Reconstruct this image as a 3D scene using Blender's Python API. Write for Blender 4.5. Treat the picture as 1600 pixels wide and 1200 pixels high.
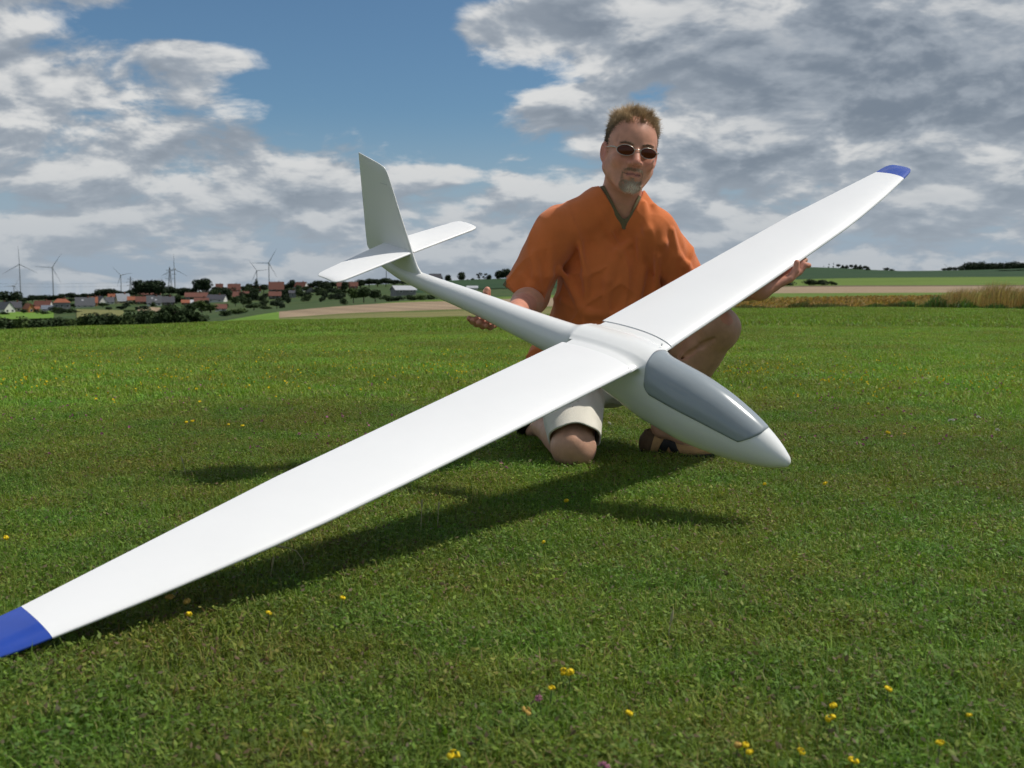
import bpy, math, random
import numpy as np
from mathutils import Vector, Matrix

sc = bpy.context.scene
for o in list(bpy.data.objects):
    bpy.data.objects.remove(o)
COL = sc.collection

# ------------------------------------------------------------------ camera
FPX, CAMH, VHOR = 1620.0, 0.53, 445.0          # focal length in photo pixels, eye height, row of the eye level
PITCH = math.atan((600 - VHOR) / FPX)
cd = bpy.data.cameras.new('camera')
cam = bpy.data.objects.new('camera', cd)
COL.objects.link(cam)
cam.location = (0, 0, CAMH)
cam.rotation_euler = (math.pi / 2 - PITCH, 0, 0)
cd.sensor_width = 36.0
cd.lens = FPX / 1600 * 36
cd.clip_start = 0.05
cd.clip_end = 20000
cd.dof.use_dof = True
cd.dof.focus_distance = 2.75
cd.dof.aperture_fstop = 9.5
sc.camera = cam

# ------------------------------------------------------------------ sun direction (to the sun)
TOSUN = Vector((0.535, 0.10, 0.84)).normalized()
SUN_EL = math.asin(TOSUN.z)
SUN_AZ = math.atan2(TOSUN.x, TOSUN.y)          # clockwise from +Y
sd = bpy.data.lights.new('sun', 'SUN')
sd.energy = 3.7
sd.angle = math.radians(0.53)
sd.color = (1.0, 0.955, 0.88)
sun = bpy.data.objects.new('sun', sd)
COL.objects.link(sun)
sun.location = (30, 10, 60)
sun.rotation_euler = TOSUN.to_track_quat('Z', 'Y').to_euler()

sc.view_settings.view_transform = 'Standard'
sc.view_settings.look = 'None'
sc.view_settings.gamma = 1.0
sc.view_settings.exposure = 0.0
sc.view_settings.use_curve_mapping = False
sc.cycles.use_denoising = True
sc.cycles.adaptive_threshold = 0.025
sc.cycles.max_bounces = 5
sc.cycles.diffuse_bounces = 3
sc.cycles.transparent_max_bounces = 12
sc.cycles.sample_clamp_indirect = 6.0

# ------------------------------------------------------------------ node helpers
class NT:
    """small expression helper over a node tree"""
    def __init__(s, nt):
        s.nt = nt
    def node(s, typ, **props):
        n = s.nt.nodes.new(typ)
        for k, v in props.items():
            setattr(n, k, v)
        return n
    def put(s, sock, v):
        if isinstance(v, bpy.types.NodeSocket):
            s.nt.links.new(v, sock)
        elif v is not None:
            if sock.type == 'RGBA' and len(v) == 3:
                v = (*v, 1)
            sock.default_value = v
    def m(s, op, a, b=None, c=None, clamp=False):
        n = s.node('ShaderNodeMath', operation=op, use_clamp=clamp)
        for i, v in enumerate((a, b, c)):
            if v is not None:
                s.put(n.inputs[i], v)
        return n.outputs[0]
    def v(s, op, a, b=None, scale=None):
        n = s.node('ShaderNodeVectorMath', operation=op)
        s.put(n.inputs[0], a)
        if b is not None:
            s.put(n.inputs[1], b)
        if scale is not None:
            s.put(n.inputs['Scale'], scale)
        return n.outputs[1] if op in ('LENGTH', 'DOT_PRODUCT', 'DISTANCE') else n.outputs[0]
    def noise(s, vec, scale, detail=4.0, rough=0.55, dist=0.0, out='Fac'):
        n = s.node('ShaderNodeTexNoise')
        if vec is not None:
            s.put(n.inputs['Vector'], vec)
        s.put(n.inputs['Scale'], scale)
        n.inputs['Detail'].default_value = detail
        n.inputs['Roughness'].default_value = rough
        n.inputs['Distortion'].default_value = dist
        return n.outputs[out]
    def ss(s, x, lo, hi, a=0.0, b=1.0):
        n = s.node('ShaderNodeMapRange', interpolation_type='SMOOTHSTEP')
        s.put(n.inputs[0], x)
        for i, v in zip((1, 2, 3, 4), (lo, hi, a, b)):
            s.put(n.inputs[i], v)
        return n.outputs[0]
    def lin(s, x, lo, hi, a=0.0, b=1.0):
        n = s.node('ShaderNodeMapRange')
        s.put(n.inputs[0], x)
        for i, v in zip((1, 2, 3, 4), (lo, hi, a, b)):
            s.put(n.inputs[i], v)
        return n.outputs[0]
    def mix(s, f, a, b, blend='MIX'):
        n = s.node('ShaderNodeMix', data_type='RGBA', blend_type=blend)
        s.put(n.inputs[0], f)
        s.put(n.inputs[6], a)
        s.put(n.inputs[7], b)
        return n.outputs[2]
    def xyz(s, x, y, z):
        n = s.node('ShaderNodeCombineXYZ')
        for i, v in enumerate((x, y, z)):
            s.put(n.inputs[i], v)
        return n.outputs[0]
    def sep(s, v):
        n = s.node('ShaderNodeSeparateXYZ')
        s.put(n.inputs[0], v)
        return n.outputs

# ------------------------------------------------------------------ world: nishita sky with broken cumulus cover
w = bpy.data.worlds.new('World')
sc.world = w
w.use_nodes = True
w.cycles.sampling_method = 'MANUAL'
w.cycles.sample_map_resolution = 256
W = NT(w.node_tree)
w.node_tree.nodes.clear()
sky = W.node('ShaderNodeTexSky', sky_type='NISHITA')
sky.sun_disc = False
sky.sun_elevation = SUN_EL
sky.sun_rotation = SUN_AZ
sky.altitude = 120
sky.air_density = 1.0
sky.dust_density = 0.6
sky.ozone_density = 2.0
tc = W.node('ShaderNodeTexCoord')
DIR = W.v('NORMALIZE', tc.outputs['Generated'])
dx, dy, dz = W.sep(DIR)
az = W.m('ARCTAN2', dx, dy)
zc = W.m('MAXIMUM', dz, 0.0)
el = W.m('ARCSINE', zc)
AE = W.xyz(az, el, 0.0)

def px_az(u):
    return math.atan((u - 800) / 1628)
def px_el(v):
    return (VHOR - v) / 1650
def blob(u, v, su, sv):
    """a soft lump of cloud cover at a bearing and height above the horizon"""
    q = W.v('MULTIPLY', W.v('SUBTRACT', AE, (px_az(u), px_el(v), 0.0)), (1640.0 / su, 1650.0 / sv, 0.0))
    return W.m('POWER', 0.36788, W.v('DOT_PRODUCT', q, q))

def cloud_vec(lift, side):
    """directions squeezed towards the horizon, looking up by lift and sunwards by side"""
    z = W.m('ADD', zc, lift)
    k = W.m('DIVIDE', 1.0, W.m('ADD', z, 0.34))
    return W.xyz(W.m('MULTIPLY', W.m('ADD', dx, side), k), W.m('MULTIPLY', dy, k), W.m('MULTIPLY', z, 2.0))

def fbm(vec, detail):
    warp = W.noise(vec, 3.0, 2.0, 0.5, out='Color')
    vec2 = W.v('ADD', vec, W.v('SCALE', W.v('SUBTRACT', warp, (0.5, 0.5, 0.5)), scale=0.16))
    n = W.noise(vec2, 3.5, detail, 0.58)
    rg = W.node('ShaderNodeTexNoise', noise_type='RIDGED_MULTIFRACTAL')
    W.put(rg.inputs['Vector'], vec2)
    rg.inputs['Scale'].default_value = 6.2
    rg.inputs['Detail'].default_value = 4.0
    rg.inputs['Roughness'].default_value = 0.6
    rg.inputs['Lacunarity'].default_value = 2.2
    puff = W.m('MULTIPLY', W.m('SUBTRACT', 0.85, rg.outputs['Fac']), 0.15)
    return W.m('ADD', n, puff)

n0 = fbm(cloud_vec(0.0, 0.0), 7.0)
n1 = fbm(cloud_vec(0.016, 0.006), 5.0)          # what lies a little above each spot, towards the sun
CLOUDS = [  # bearing, height, half-widths, amount of cover
    (60, 160, 190, 48, .13), (150, 40, 90, 26, .10), (340, 108, 100, 20, .15), (210, 75, 90, 18, -.12), (-180, 80, 180, 150, .16), (10, 20, 80, 34, .14),
    (470, 305, 110, 44, .13), (250, 245, 150, 34, .12), (90, 310, 150, 40, .08), (640, 300, 200, 50, .06),
    (960, 55, 250, 50, .24), (1400, 95, 320, 110, .30), (930, 180, 120, 44, .16), (1180, 240, 220, 60, .12), (1300, 190, 200, 60, .10),
    (1750, 150, 250, 160, .22), (1150, 340, 200, 40, .05), (1500, 320, 200, 50, .08), (760, 60, 60, 30, .12),
    (540, 40, 190, 90, -.34), (640, 160, 190, 50, -.24), (430, 190, 110, 24, -.14), (320, 45, 110, 40, -.22), (420, 150, 70, 20, -.10), (850, 135, 60, 20, -.10)]
bias = None
for (u, v, su, sv, amp) in CLOUDS:
    bias = W.m('MULTIPLY_ADD', blob(u, v, su, sv), amp, bias if bias is not None else 0.0)
low = W.ss(el, 0.03, 0.15, 0.03, -0.03)         # cover closes up towards the horizon
bias = W.m('ADD', bias, low)
d0 = W.m('ADD', n0, bias)
d1 = W.m('ADD', n1, bias)
alpha = W.ss(d0, 0.505, 0.64)
thick = W.ss(d0, 0.56, 0.95)
lit = W.ss(W.m('SUBTRACT', d0, d1), -0.12, 0.14)
big = W.ss(W.m('ADD', blob(1430, 150, 260, 75), blob(1200, 110, 160, 40)), 0.1, 0.9)   # the heavy cloud's own shaded body
tone = W.m('ADD', W.m('MULTIPLY', lit, 0.80), W.m('MULTIPLY', W.m('SUBTRACT', 1.0, thick), 0.30), clamp=True)
tone = W.m('MULTIPLY', tone, W.lin(big, 0, 1, 1.0, 0.74))
dark_c = (0.190, 0.228, 0.280)
mid_c = (0.335, 0.375, 0.425)
hi_c = (0.72, 0.72, 0.71)
cc = W.mix(W.ss(tone, 0.0, 0.52), dark_c, mid_c)
cc = W.mix(W.ss(tone, 0.42, 1.0), cc, hi_c)
far_c = (0.35, 0.405, 0.465)
cc = W.mix(W.ss(el, 0.0, 0.15, 0.66, 0.0), cc, far_c)    # distant clouds seen through more air
bg1 = W.node('ShaderNodeBackground')
veil = W.m('MULTIPLY', W.ss(el, 0.02, 0.17, 0.90, 0.0), 1.0)     # thin high veil and milky air low down
clear = W.v('SCALE', W.mix(1.0, sky.outputs[0], (0.80, 1.03, 1.14), 'MULTIPLY'), scale=0.068)
W.put(bg1.inputs[0], W.mix(veil, clear, (0.325, 0.40, 0.495)))
bg1.inputs[1].default_value = 1.0
bg2 = W.node('ShaderNodeBackground')
W.put(bg2.inputs[0], cc)
bg2.inputs[1].default_value = 1.0
mx = W.node('ShaderNodeMixShader')
W.put(mx.inputs[0], W.m('MULTIPLY', alpha, 0.96))
w.node_tree.links.new(bg1.outputs[0], mx.inputs[1])
w.node_tree.links.new(bg2.outputs[0], mx.inputs[2])
ow = W.node('ShaderNodeOutputWorld')
w.node_tree.links.new(mx.outputs[0], ow.inputs[0])

# ------------------------------------------------------------------ general helpers
FW = np.array([0, math.cos(PITCH), -math.sin(PITCH)])
UPV = np.array([0, math.sin(PITCH), math.cos(PITCH)])
CC = np.array([0, 0, CAMH])
def ray(u, v):
    return FW + (u - 800) / FPX * np.array([1.0, 0, 0]) + (600 - v) / FPX * UPV
def P(u, v, Y):
    """the place seen at photo pixel (u, v) at world depth Y"""
    d = ray(u, v)
    return CC + d * (Y / d[1])
def PR(u, v, r):
    """the same at horizontal distance r"""
    d = ray(u, v)
    return CC + d * (r / math.hypot(d[0], d[1]))

def mesh_from(name, verts, faces, smooth=False):
    me = bpy.data.meshes.new(name)
    me.from_pydata([tuple(map(float, p)) for p in verts], [], [tuple(map(int, q)) for q in faces])
    if smooth:
        me.polygons.foreach_set('use_smooth', np.ones(len(me.polygons), dtype=bool))
    me.update()
    return me

def mesh_np(name, verts, quads, smooth=True):
    """fast mesh from arrays; quads (n,4) or (n,3)"""
    me = bpy.data.meshes.new(name)
    verts = np.ascontiguousarray(verts, dtype=np.float32)
    quads = np.ascontiguousarray(quads, dtype=np.int32)
    n, k = quads.shape
    me.vertices.add(len(verts))
    me.vertices.foreach_set('co', verts.ravel())
    me.loops.add(n * k)
    me.loops.foreach_set('vertex_index', quads.ravel())
    me.polygons.add(n)
    me.polygons.foreach_set('loop_start', np.arange(0, n * k, k, dtype=np.int32))
    me.update(calc_edges=True)
    me.validate()
    if smooth:
        me.polygons.foreach_set('use_smooth', np.ones(len(me.polygons), dtype=bool))
    return me

def obj(name, me, m=None, parent=None):
    o = bpy.data.objects.new(name, me)
    COL.objects.link(o)
    if m is not None and not me.materials:
        me.materials.append(m)
    if parent is not None:
        o.parent = parent
    return o

def empty(name, loc=(0, 0, 0), rz=0.0):
    o = bpy.data.objects.new(name, None)
    COL.objects.link(o)
    o.location = tuple(map(float, loc))
    o.rotation_euler = (0, 0, rz)
    o.empty_display_size = 0.1
    return o

def tag(o, label=None, cat=None, group=None, kind=None):
    for k, v in (('label', label), ('category', cat), ('group', group), ('kind', kind)):
        if v:
            o[k] = v
    return o

def copy_tree(o, parent=None):
    c = o.copy()
    COL.objects.link(c)
    c.parent = parent
    for ch in o.children:
        copy_tree(ch, c)
    return c

def mat(name, col, rough=0.6, var=0.0, scale=5.0, col2=None, bump=0.0, bscale=None, metal=0.0, coat=0.0, spec=0.5,
        sheen=0.0, sss=0.0, coords='Object', detail=5.0, attr=None, trans=0.0):
    m = bpy.data.materials.new(name)
    m.use_nodes = True
    t = NT(m.node_tree)
    b = m.node_tree.nodes['Principled BSDF']
    c = col
    tcn = t.node('ShaderNodeTexCoord')
    vec = tcn.outputs[coords]
    if attr:
        an = t.node('ShaderNodeAttribute', attribute_name=attr)
        c = t.mix(1.0, an.outputs['Color'], (*col, 1), 'MULTIPLY')
    if var or col2:
        n = t.noise(vec, scale, detail)
        if col2:
            c = t.mix(t.ss(n, 0.35, 0.65), c if not isinstance(c, tuple) else (*c, 1), (*col2, 1))
        if var:
            c = t.mix(1.0, c if not isinstance(c, tuple) else (*c, 1),
                      t.mix(t.lin(n, 0.3, 0.7), (1 - var,) * 3 + (1,), (1 + var,) * 3 + (1,)), 'MULTIPLY')
    t.put(b.inputs['Base Color'], (*c, 1) if isinstance(c, tuple) else c)
    b.inputs['Roughness'].default_value = rough
    b.inputs['Metallic'].default_value = metal
    b.inputs['Specular IOR Level'].default_value = spec
    b.inputs['Coat Weight'].default_value = coat
    b.inputs['Coat Roughness'].default_value = 0.06
    if sheen:
        b.inputs['Sheen Weight'].default_value = sheen
    if sss:
        b.inputs['Subsurface Weight'].default_value = sss
        b.inputs['Subsurface Radius'].default_value = (0.012, 0.005, 0.003)
        b.inputs['Subsurface Scale'].default_value = 0.6
    if bump:
        bn = t.node('ShaderNodeBump')
        bn.inputs['Strength'].default_value = bump
        bn.inputs['Distance'].default_value = 0.01
        t.put(bn.inputs['Height'], t.noise(vec, bscale or scale * 6, 4.0))
        t.put(b.inputs['Normal'], bn.outputs[0])
    return m

ORD = ['first', 'second', 'third', 'fourth', 'fifth', 'sixth', 'seventh', 'eighth', 'ninth', 'tenth', 'eleventh', 'twelfth', 'thirteenth',
       'fourteenth', 'fifteenth', 'sixteenth', 'seventeenth', 'eighteenth', 'nineteenth', 'twentieth', 'twenty-first', 'twenty-second',
       'twenty-third', 'twenty-fourth', 'twenty-fifth', 'twenty-sixth', 'twenty-seventh', 'twenty-eighth', 'twenty-ninth', 'thirtieth']

# ------------------------------------------------------------------ implicit surfaces (for bodies that flow into one another)
def A3(p):
    return np.asarray(p, dtype=np.float32)
def rcone(p, a, b, r1, r2):
    """tapered capsule"""
    a, b = A3(a), A3(b)
    ba = b - a
    L2 = float(ba @ ba)
    h = np.clip(((p - a) @ ba) / L2, 0, 1)
    return np.linalg.norm(p - a - h[:, None] * ba, axis=1) - (r1 + (r2 - r1) * h)
def sph(p, c, r):
    return np.linalg.norm(p - A3(c), axis=1) - r
def ell(p, c, r, R=None):
    q = p - A3(c)
    if R is not None:
        q = q @ A3(R)
    r = A3(r)
    k0 = np.linalg.norm(q / r, axis=1)
    k1 = np.linalg.norm(q / (r * r), axis=1) + 1e-6
    return k0 * (k0 - 1) / k1
def smin(a, b, k):
    h = np.clip(0.5 + 0.5 * (b - a) / k, 0, 1)
    return b + (a - b) * h - k * h * (1 - h)
def smax(a, b, k):
    return -smin(-a, -b, k)
def wob(p, scale, seed, n=6):
    """smooth wobbly noise, about -1..1"""
    rs = np.random.RandomState(seed)
    s = np.zeros(len(p), np.float32)
    for i in range(n):
        k = rs.normal(size=3)
        k = k / np.linalg.norm(k) * A3(scale) * rs.uniform(0.6, 1.7)
        s += np.sin(p @ A3(k) + rs.uniform(0, 6.28))
    return s / n * 1.6

def polygonize(f, lo, hi, h, K=8, reach=1.6, fix=1):
    """surface nets over a narrow band"""
    lo = np.asarray(lo, float)
    dims = np.ceil((np.asarray(hi) - lo) / h / K).astype(int)
    H = h * K
    cg = np.stack(np.meshgrid(*[np.arange(d) for d in dims], indexing='ij'), -1).reshape(-1, 3)
    cen = (lo + (cg + 0.5) * H).astype(np.float32)
    dc = f(cen)
    V = np.repeat(np.repeat(np.repeat(dc.reshape(dims), K, 0), K, 1), K, 2).astype(np.float32)
    near = cg[np.abs(dc) < H * reach]
    loc = np.stack(np.meshgrid(*[np.arange(K)] * 3, indexing='ij'), -1).reshape(-1, 3)
    for i in range(0, len(near), 1500):
        idx = (near[i:i + 1500, None, :] * K + loc[None]).reshape(-1, 3)
        V[idx[:, 0], idx[:, 1], idx[:, 2]] = f((lo + (idx + 0.5) * h).astype(np.float32))
    S = V < 0
    n = V.shape
    cnt = np.zeros(tuple(x - 1 for x in n), np.uint8)
    offs = [(i, j, k) for i in (0, 1) for j in (0, 1) for k in (0, 1)]
    for (i, j, k) in offs:
        cnt += S[i:n[0] - 1 + i, j:n[1] - 1 + j, k:n[2] - 1 + k]
    act = np.argwhere((cnt > 0) & (cnt < 8))
    vid = np.full(cnt.shape, -1, np.int32)
    vid[act[:, 0], act[:, 1], act[:, 2]] = np.arange(len(act))
    cv = [V[act[:, 0] + i, act[:, 1] + j, act[:, 2] + k] for (i, j, k) in offs]
    acc = np.zeros((len(act), 3))
    num = np.zeros(len(act))
    for a in range(8):
        for b in range(a + 1, 8):
            oa, ob = np.array(offs[a]), np.array(offs[b])
            if np.abs(oa - ob).sum() != 1:
                continue
            ch = (cv[a] < 0) != (cv[b] < 0)
            t = cv[a] / np.where(cv[a] == cv[b], 1, cv[a] - cv[b])
            acc += np.where(ch[:, None], oa + t[:, None] * (ob - oa), 0)
            num += ch
    pos = lo + (act + acc / num[:, None] + 0.5) * h
    quads = []
    for ax in range(3):
        b, c = (ax + 1) % 3, (ax + 2) % 3
        sl0 = [slice(1, n[i] - 1) for i in range(3)]
        sl1 = list(sl0)
        sl0[ax] = slice(0, n[ax] - 1)
        sl1[ax] = slice(1, n[ax])
        s0, s1 = S[tuple(sl0)], S[tuple(sl1)]
        e = np.argwhere(s0 != s1)
        ins = s0[e[:, 0], e[:, 1], e[:, 2]]
        e = e + np.array([0 if i == ax else 1 for i in range(3)])
        ub = np.eye(3, dtype=int)[b]
        uc = np.eye(3, dtype=int)[c]
        g = lambda q: vid[q[:, 0], q[:, 1], q[:, 2]]
        q = np.stack([g(e - ub - uc), g(e - uc), g(e), g(e - ub)], 1)
        q[~ins] = q[~ins][:, ::-1]
        quads.append(q)
    quads = np.concatenate(quads)
    quads = quads[(quads >= 0).all(1)]
    p = pos.astype(np.float32)
    ep = h * 0.4
    for _ in range(fix):
        d = f(p)
        G = np.stack([(f(p + A3(np.eye(3)[i] * ep)) - f(p - A3(np.eye(3)[i] * ep))) / (2 * ep) for i in range(3)], 1)
        g2 = (G * G).sum(1) + 1e-3
        st = -(d / g2)[:, None] * G
        L = np.linalg.norm(st, axis=1, keepdims=True)
        p = p + st * np.minimum(1, h * 0.6 / np.maximum(L, 1e-9))
    return p, quads

def pchip(xs, ys):
    """smooth monotone table look-up"""
    xs, ys = np.asarray(xs, float), np.asarray(ys, float)
    if xs[0] > xs[-1]:
        xs, ys = xs[::-1], ys[::-1]
    hh = np.diff(xs)
    dl = np.diff(ys) / hh
    m = np.zeros_like(ys)
    for i in range(1, len(xs) - 1):
        if dl[i - 1] * dl[i] > 0:
            w1, w2 = 2 * hh[i] + hh[i - 1], hh[i] + 2 * hh[i - 1]
            m[i] = (w1 + w2) / (w1 / dl[i - 1] + w2 / dl[i])
    m[0], m[-1] = dl[0], dl[-1]
    def f(x):
        x = np.clip(x, xs[0], xs[-1])
        i = np.clip(np.searchsorted(xs, x) - 1, 0, len(xs) - 2)
        t = (x - xs[i]) / hh[i]
        return ((1 + 2 * t) * (1 - t) ** 2 * ys[i] + t * (1 - t) ** 2 * hh[i] * m[i]
                + t * t * (3 - 2 * t) * ys[i + 1] + t * t * (t - 1) * hh[i] * m[i + 1])
    return f

def tube_np(paths, sides=5):
    """many tapered tubes; each path = (points (n,3), radii (n))"""
    VS, FS = [], []
    base = 0
    for pts, rad in paths:
        pts = np.asarray(pts, float)
        n = len(pts)
        tan = np.gradient(pts, axis=0)
        tan /= np.linalg.norm(tan, axis=1, keepdims=True) + 1e-12
        ref = np.array([0, 0, 1.0]) if abs(tan[0, 2]) < 0.9 else np.array([1.0, 0, 0])
        a = np.cross(tan, ref)
        a /= np.linalg.norm(a, axis=1, keepdims=True) + 1e-12
        b = np.cross(tan, a)
        th = np.arange(sides) * 2 * math.pi / sides
        ring = pts[:, None] + np.asarray(rad)[:, None, None] * (np.cos(th)[None, :, None] * a[:, None] + np.sin(th)[None, :, None] * b[:, None])
        VS.append(ring.reshape(-1, 3))
        for i in range(n - 1):
            for j in range(sides):
                k = (j + 1) % sides
                FS.append((base + i * sides + j, base + i * sides + k, base + (i + 1) * sides + k, base + (i + 1) * sides + j))
        base += n * sides
    return np.concatenate(VS), np.array(FS)

# ================================================================== terrain
def interp_tab(tab):
    xs = [t[0] for t in tab]
    fs = [pchip(xs, [t[i] for t in tab]) for i in range(1, len(tab[0]))]
    return lambda u: tuple(float(f(u)) for f in fs)
# edge of the mown lawn: photo column, row, distance
LAWN_EDGE = interp_tab([(-3000, 548, 70), (-1200, 545, 78), (-300, 533, 78), (0, 522, 76), (130, 513, 74), (300, 508, 70), (430, 502, 66), (560, 500, 62),
                        (800, 496, 56), (1100, 486, 48), (1300, 483, 44), (1450, 482, 42), (1600, 485, 41), (1900, 490, 41), (3000, 500, 45), (5000, 510, 50)])
def az_u(a):
    return 800 + 1628 * math.tan(a)
def lawn_edge(a):
    """distance and height of the lawn's edge at a bearing"""
    aa = max(-1.1, min(1.1, a))
    v, r = LAWN_EDGE(az_u(aa))
    z = PR(az_u(aa), v, r)[2]
    return r, z
_tabA = np.linspace(-math.pi, math.pi, 721)
_tabR, _tabZ = np.array([lawn_edge(a) for a in _tabA]).T
# smooth the seam behind the camera
_bk = np.abs(_tabA) > 1.1
_blend = np.clip((np.abs(_tabA) - 1.1) / 1.5, 0, 1)
_tabR = np.where(_bk, _tabR * (1 - _blend) + 60 * _blend, _tabR)
_tabZ = np.where(_bk, _tabZ * (1 - _blend) + -1.2 * _blend, _tabZ)
def lawn_z(x, y):
    r = np.hypot(x, y)
    a = np.arctan2(x, y)
    re, ze = np.interp(a, _tabA, _tabR), np.interp(a, _tabA, _tabZ)
    t = np.clip((r - 6) / (re - 6), 0, 1)
    return ze * t ** 1.13 + 0.012 * np.sin(x * 0.9 + 1) * np.sin(y * 0.7) * np.clip((r - 5) / 6, 0, 1)

def ground_mat(name, c1, c2, c3, s1, s2, bump=0.6, rows=None, bscale=14.0, spec=0.15):
    """earth or crop: two tones in patches, a third in specks, optional drill rows"""
    m = bpy.data.materials.new(name)
    m.use_nodes = True
    t = NT(m.node_tree)
    b = m.node_tree.nodes['Principled BSDF']
    tcn = t.node('ShaderNodeTexCoord')
    vec = tcn.outputs['Object']
    n1 = t.noise(vec, s1, 5.0, 0.6)
    n2 = t.noise(vec, s2, 6.0, 0.65)
    c = t.mix(t.ss(n1, 0.38, 0.62), (*c1, 1), (*c2, 1))
    c = t.mix(t.ss(n2, 0.52, 0.72), c, (*c3, 1))
    if rows:
        ang, freq, amt = rows
        x, y, z = t.sep(vec)
        q = t.m('ADD', t.m('MULTIPLY', x, math.cos(ang) * freq), t.m('MULTIPLY', y, math.sin(ang) * freq))
        q = t.m('ADD', q, t.m('MULTIPLY', n1, 1.5))
        wv = t.lin(t.m('SINE', q), -1, 1, 1 - amt, 1 + amt)
        c = t.mix(1.0, c, t.xyz(wv, wv, wv), 'MULTIPLY')
    t.put(b.inputs['Base Color'], c)
    b.inputs['Roughness'].default_value = 0.9
    b.inputs['Specular IOR Level'].default_value = spec
    if bump:
        bn = t.node('ShaderNodeBump')
        bn.inputs['Strength'].default_value = bump
        bn.inputs['Distance'].default_value = 0.08
        t.put(bn.inputs['Height'], t.noise(vec, bscale, 5.0, 0.7))
        t.put(b.inputs['Normal'], bn.outputs[0])
    return m

M = {}
M['lawn'] = ground_mat('lawn_soil', (0.075, 0.115, 0.020), (0.095, 0.140, 0.026), (0.11, 0.11, 0.04), 0.35, 9.0, 0.9, bscale=40.0)
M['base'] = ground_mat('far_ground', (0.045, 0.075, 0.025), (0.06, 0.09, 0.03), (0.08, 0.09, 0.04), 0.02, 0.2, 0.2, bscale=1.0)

# lawn: one full disc round the camera
rr = np.concatenate([[0.001], np.linspace(0.6, 6, 10), 6 * (78 / 6.0) ** (np.arange(1, 41) / 40)])
NA = 240
VV, FF = [], []
for i, q in enumerate(rr):
    for j in range(NA):
        a = -math.pi + 2 * math.pi * j / NA
        re = np.interp(a, _tabA, _tabR)
        r = q if q <= 6 else 6 * (re / 6) ** ((math.log(q / 6)) / math.log(78 / 6.0))
        x, y = r * math.sin(a), r * math.cos(a)
        VV.append((x, y, float(lawn_z(x, y))))
for i in range(len(rr) - 1):
    for j in range(NA):
        k = (j + 1) % NA
        FF.append((i * NA + j, (i + 1) * NA + j, (i + 1) * NA + k, i * NA + k))
FF = [f[::-1] for f in FF]
o = obj('lawn_ground', mesh_from('lawn_ground', VV, FF, True), M['lawn'])
tag(o, 'mown flying field meadow sloping gently to the left', 'lawn', kind='structure')

# base ground out to the horizon
VV, FF = [], []
brr = [50, 80, 120, 250, 600, 1500, 4000, 9000]
for i, r in enumerate(brr):
    for j in range(120):
        a = -math.pi + 2 * math.pi * j / 120
        lf = 0.5 - 0.5 * math.sin(a)                    # left side lies lower
        z = [-3.5, -7, -14, -18, -25, -42, -75, -160][i] - lf * [1.5, 3, 5, 6, 6, 3, 0, 0][i]
        VV.append((r * math.sin(a), r * math.cos(a), z))
for i in range(len(brr) - 1):
    for j in range(120):
        k = (j + 1) % 120
        FF.append((i * 120 + j, i * 120 + k, (i + 1) * 120 + k, (i + 1) * 120 + j))
FF = [f[::-1] for f in FF]
o = obj('ground', mesh_from('ground', VV, FF, True), M['base'])
tag(o, 'green farmland reaching to the horizon', 'ground', kind='structure')

STRIPS = []
def terr_z(u, r):
    """height of the land at a bearing and distance"""
    best = None
    for (u0, u1, lo, up) in STRIPS:
        if u0 <= u <= u1:
            v0, r0 = lo(u)
            v1, r1 = up(u)
            if r0 - 1 <= r <= r1 + 1:
                z0, z1 = PR(u, v0, r0)[2], PR(u, v1, r1)[2]
                z = z0 + (z1 - z0) * (r - r0) / (r1 - r0)
                best = z if best is None else max(best, z)
    return -12.0 if best is None else best
def on_land(u, r):
    p = PR(u, 450, r)
    p[2] = terr_z(u, r)
    return p
def strip(name, label, m, lower, upper, u0, u1, n=60, rows=8, cat='field'):
    """a field between two lines on the land, each a table of (column, row, distance)"""
    lo, up = interp_tab(lower), interp_tab(upper)
    VV, FF = [], []
    us = np.linspace(u0, u1, n)
    for i in range(rows + 1):
        t = i / rows
        for u in us:
            v0, r0 = lo(u)
            v1, r1 = up(u)
            a, b = PR(u, v0, r0), PR(u, v1, r1)
            VV.append(a + (b - a) * t)
    for i in range(rows):
        for j in range(n - 1):
            FF.append((i * n + j, i * n + j + 1, (i + 1) * n + j + 1, (i + 1) * n + j))
    o = obj(name, mesh_from(name, VV, FF, True), m)
    tag(o, label, cat, kind='structure')
    STRIPS.append((u0, u1, lo, up))
    return o
E_ = [(u, *LAWN_EDGE(u)) for u in np.linspace(-1200, 3000, 43)]
def edge_tab(dv=0.0, k=1.0):
    return [(u, v + dv, r * k) for (u, v, r) in E_]
M['bright'] = ground_mat('young_grass', (0.11, 0.205, 0.024), (0.135, 0.235, 0.032), (0.09, 0.17, 0.028), 0.06, 1.2, 0.5, rows=(0.9, 1.4, 0.08))
M['stubblegreen'] = ground_mat('weedy_stubble', (0.18, 0.17, 0.062), (0.14, 0.155, 0.05), (0.22, 0.18, 0.085), 0.08, 1.5, 0.5, rows=(1.3, 1.0, 0.1))
M['tan'] = ground_mat('ripe_tilled_field', (0.27, 0.20, 0.13), (0.31, 0.232, 0.152), (0.225, 0.162, 0.10), 0.07, 1.4, 0.6, rows=(0.35, 1.6, 0.10))
M['margin'] = ground_mat('field_margin', (0.09, 0.125, 0.03), (0.13, 0.14, 0.04), (0.065, 0.095, 0.026), 0.2, 2.0, 0.6)
M['gold'] = ground_mat('straw_stubble', (0.29, 0.19, 0.062), (0.23, 0.15, 0.052), (0.18, 0.13, 0.045), 0.25, 2.6, 1.0, rows=(0.25, 3.2, 0.16))
M['soil'] = ground_mat('dark_soil', (0.10, 0.075, 0.045), (0.13, 0.10, 0.06), (0.08, 0.085, 0.035), 0.1, 1.0, 0.4)
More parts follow.
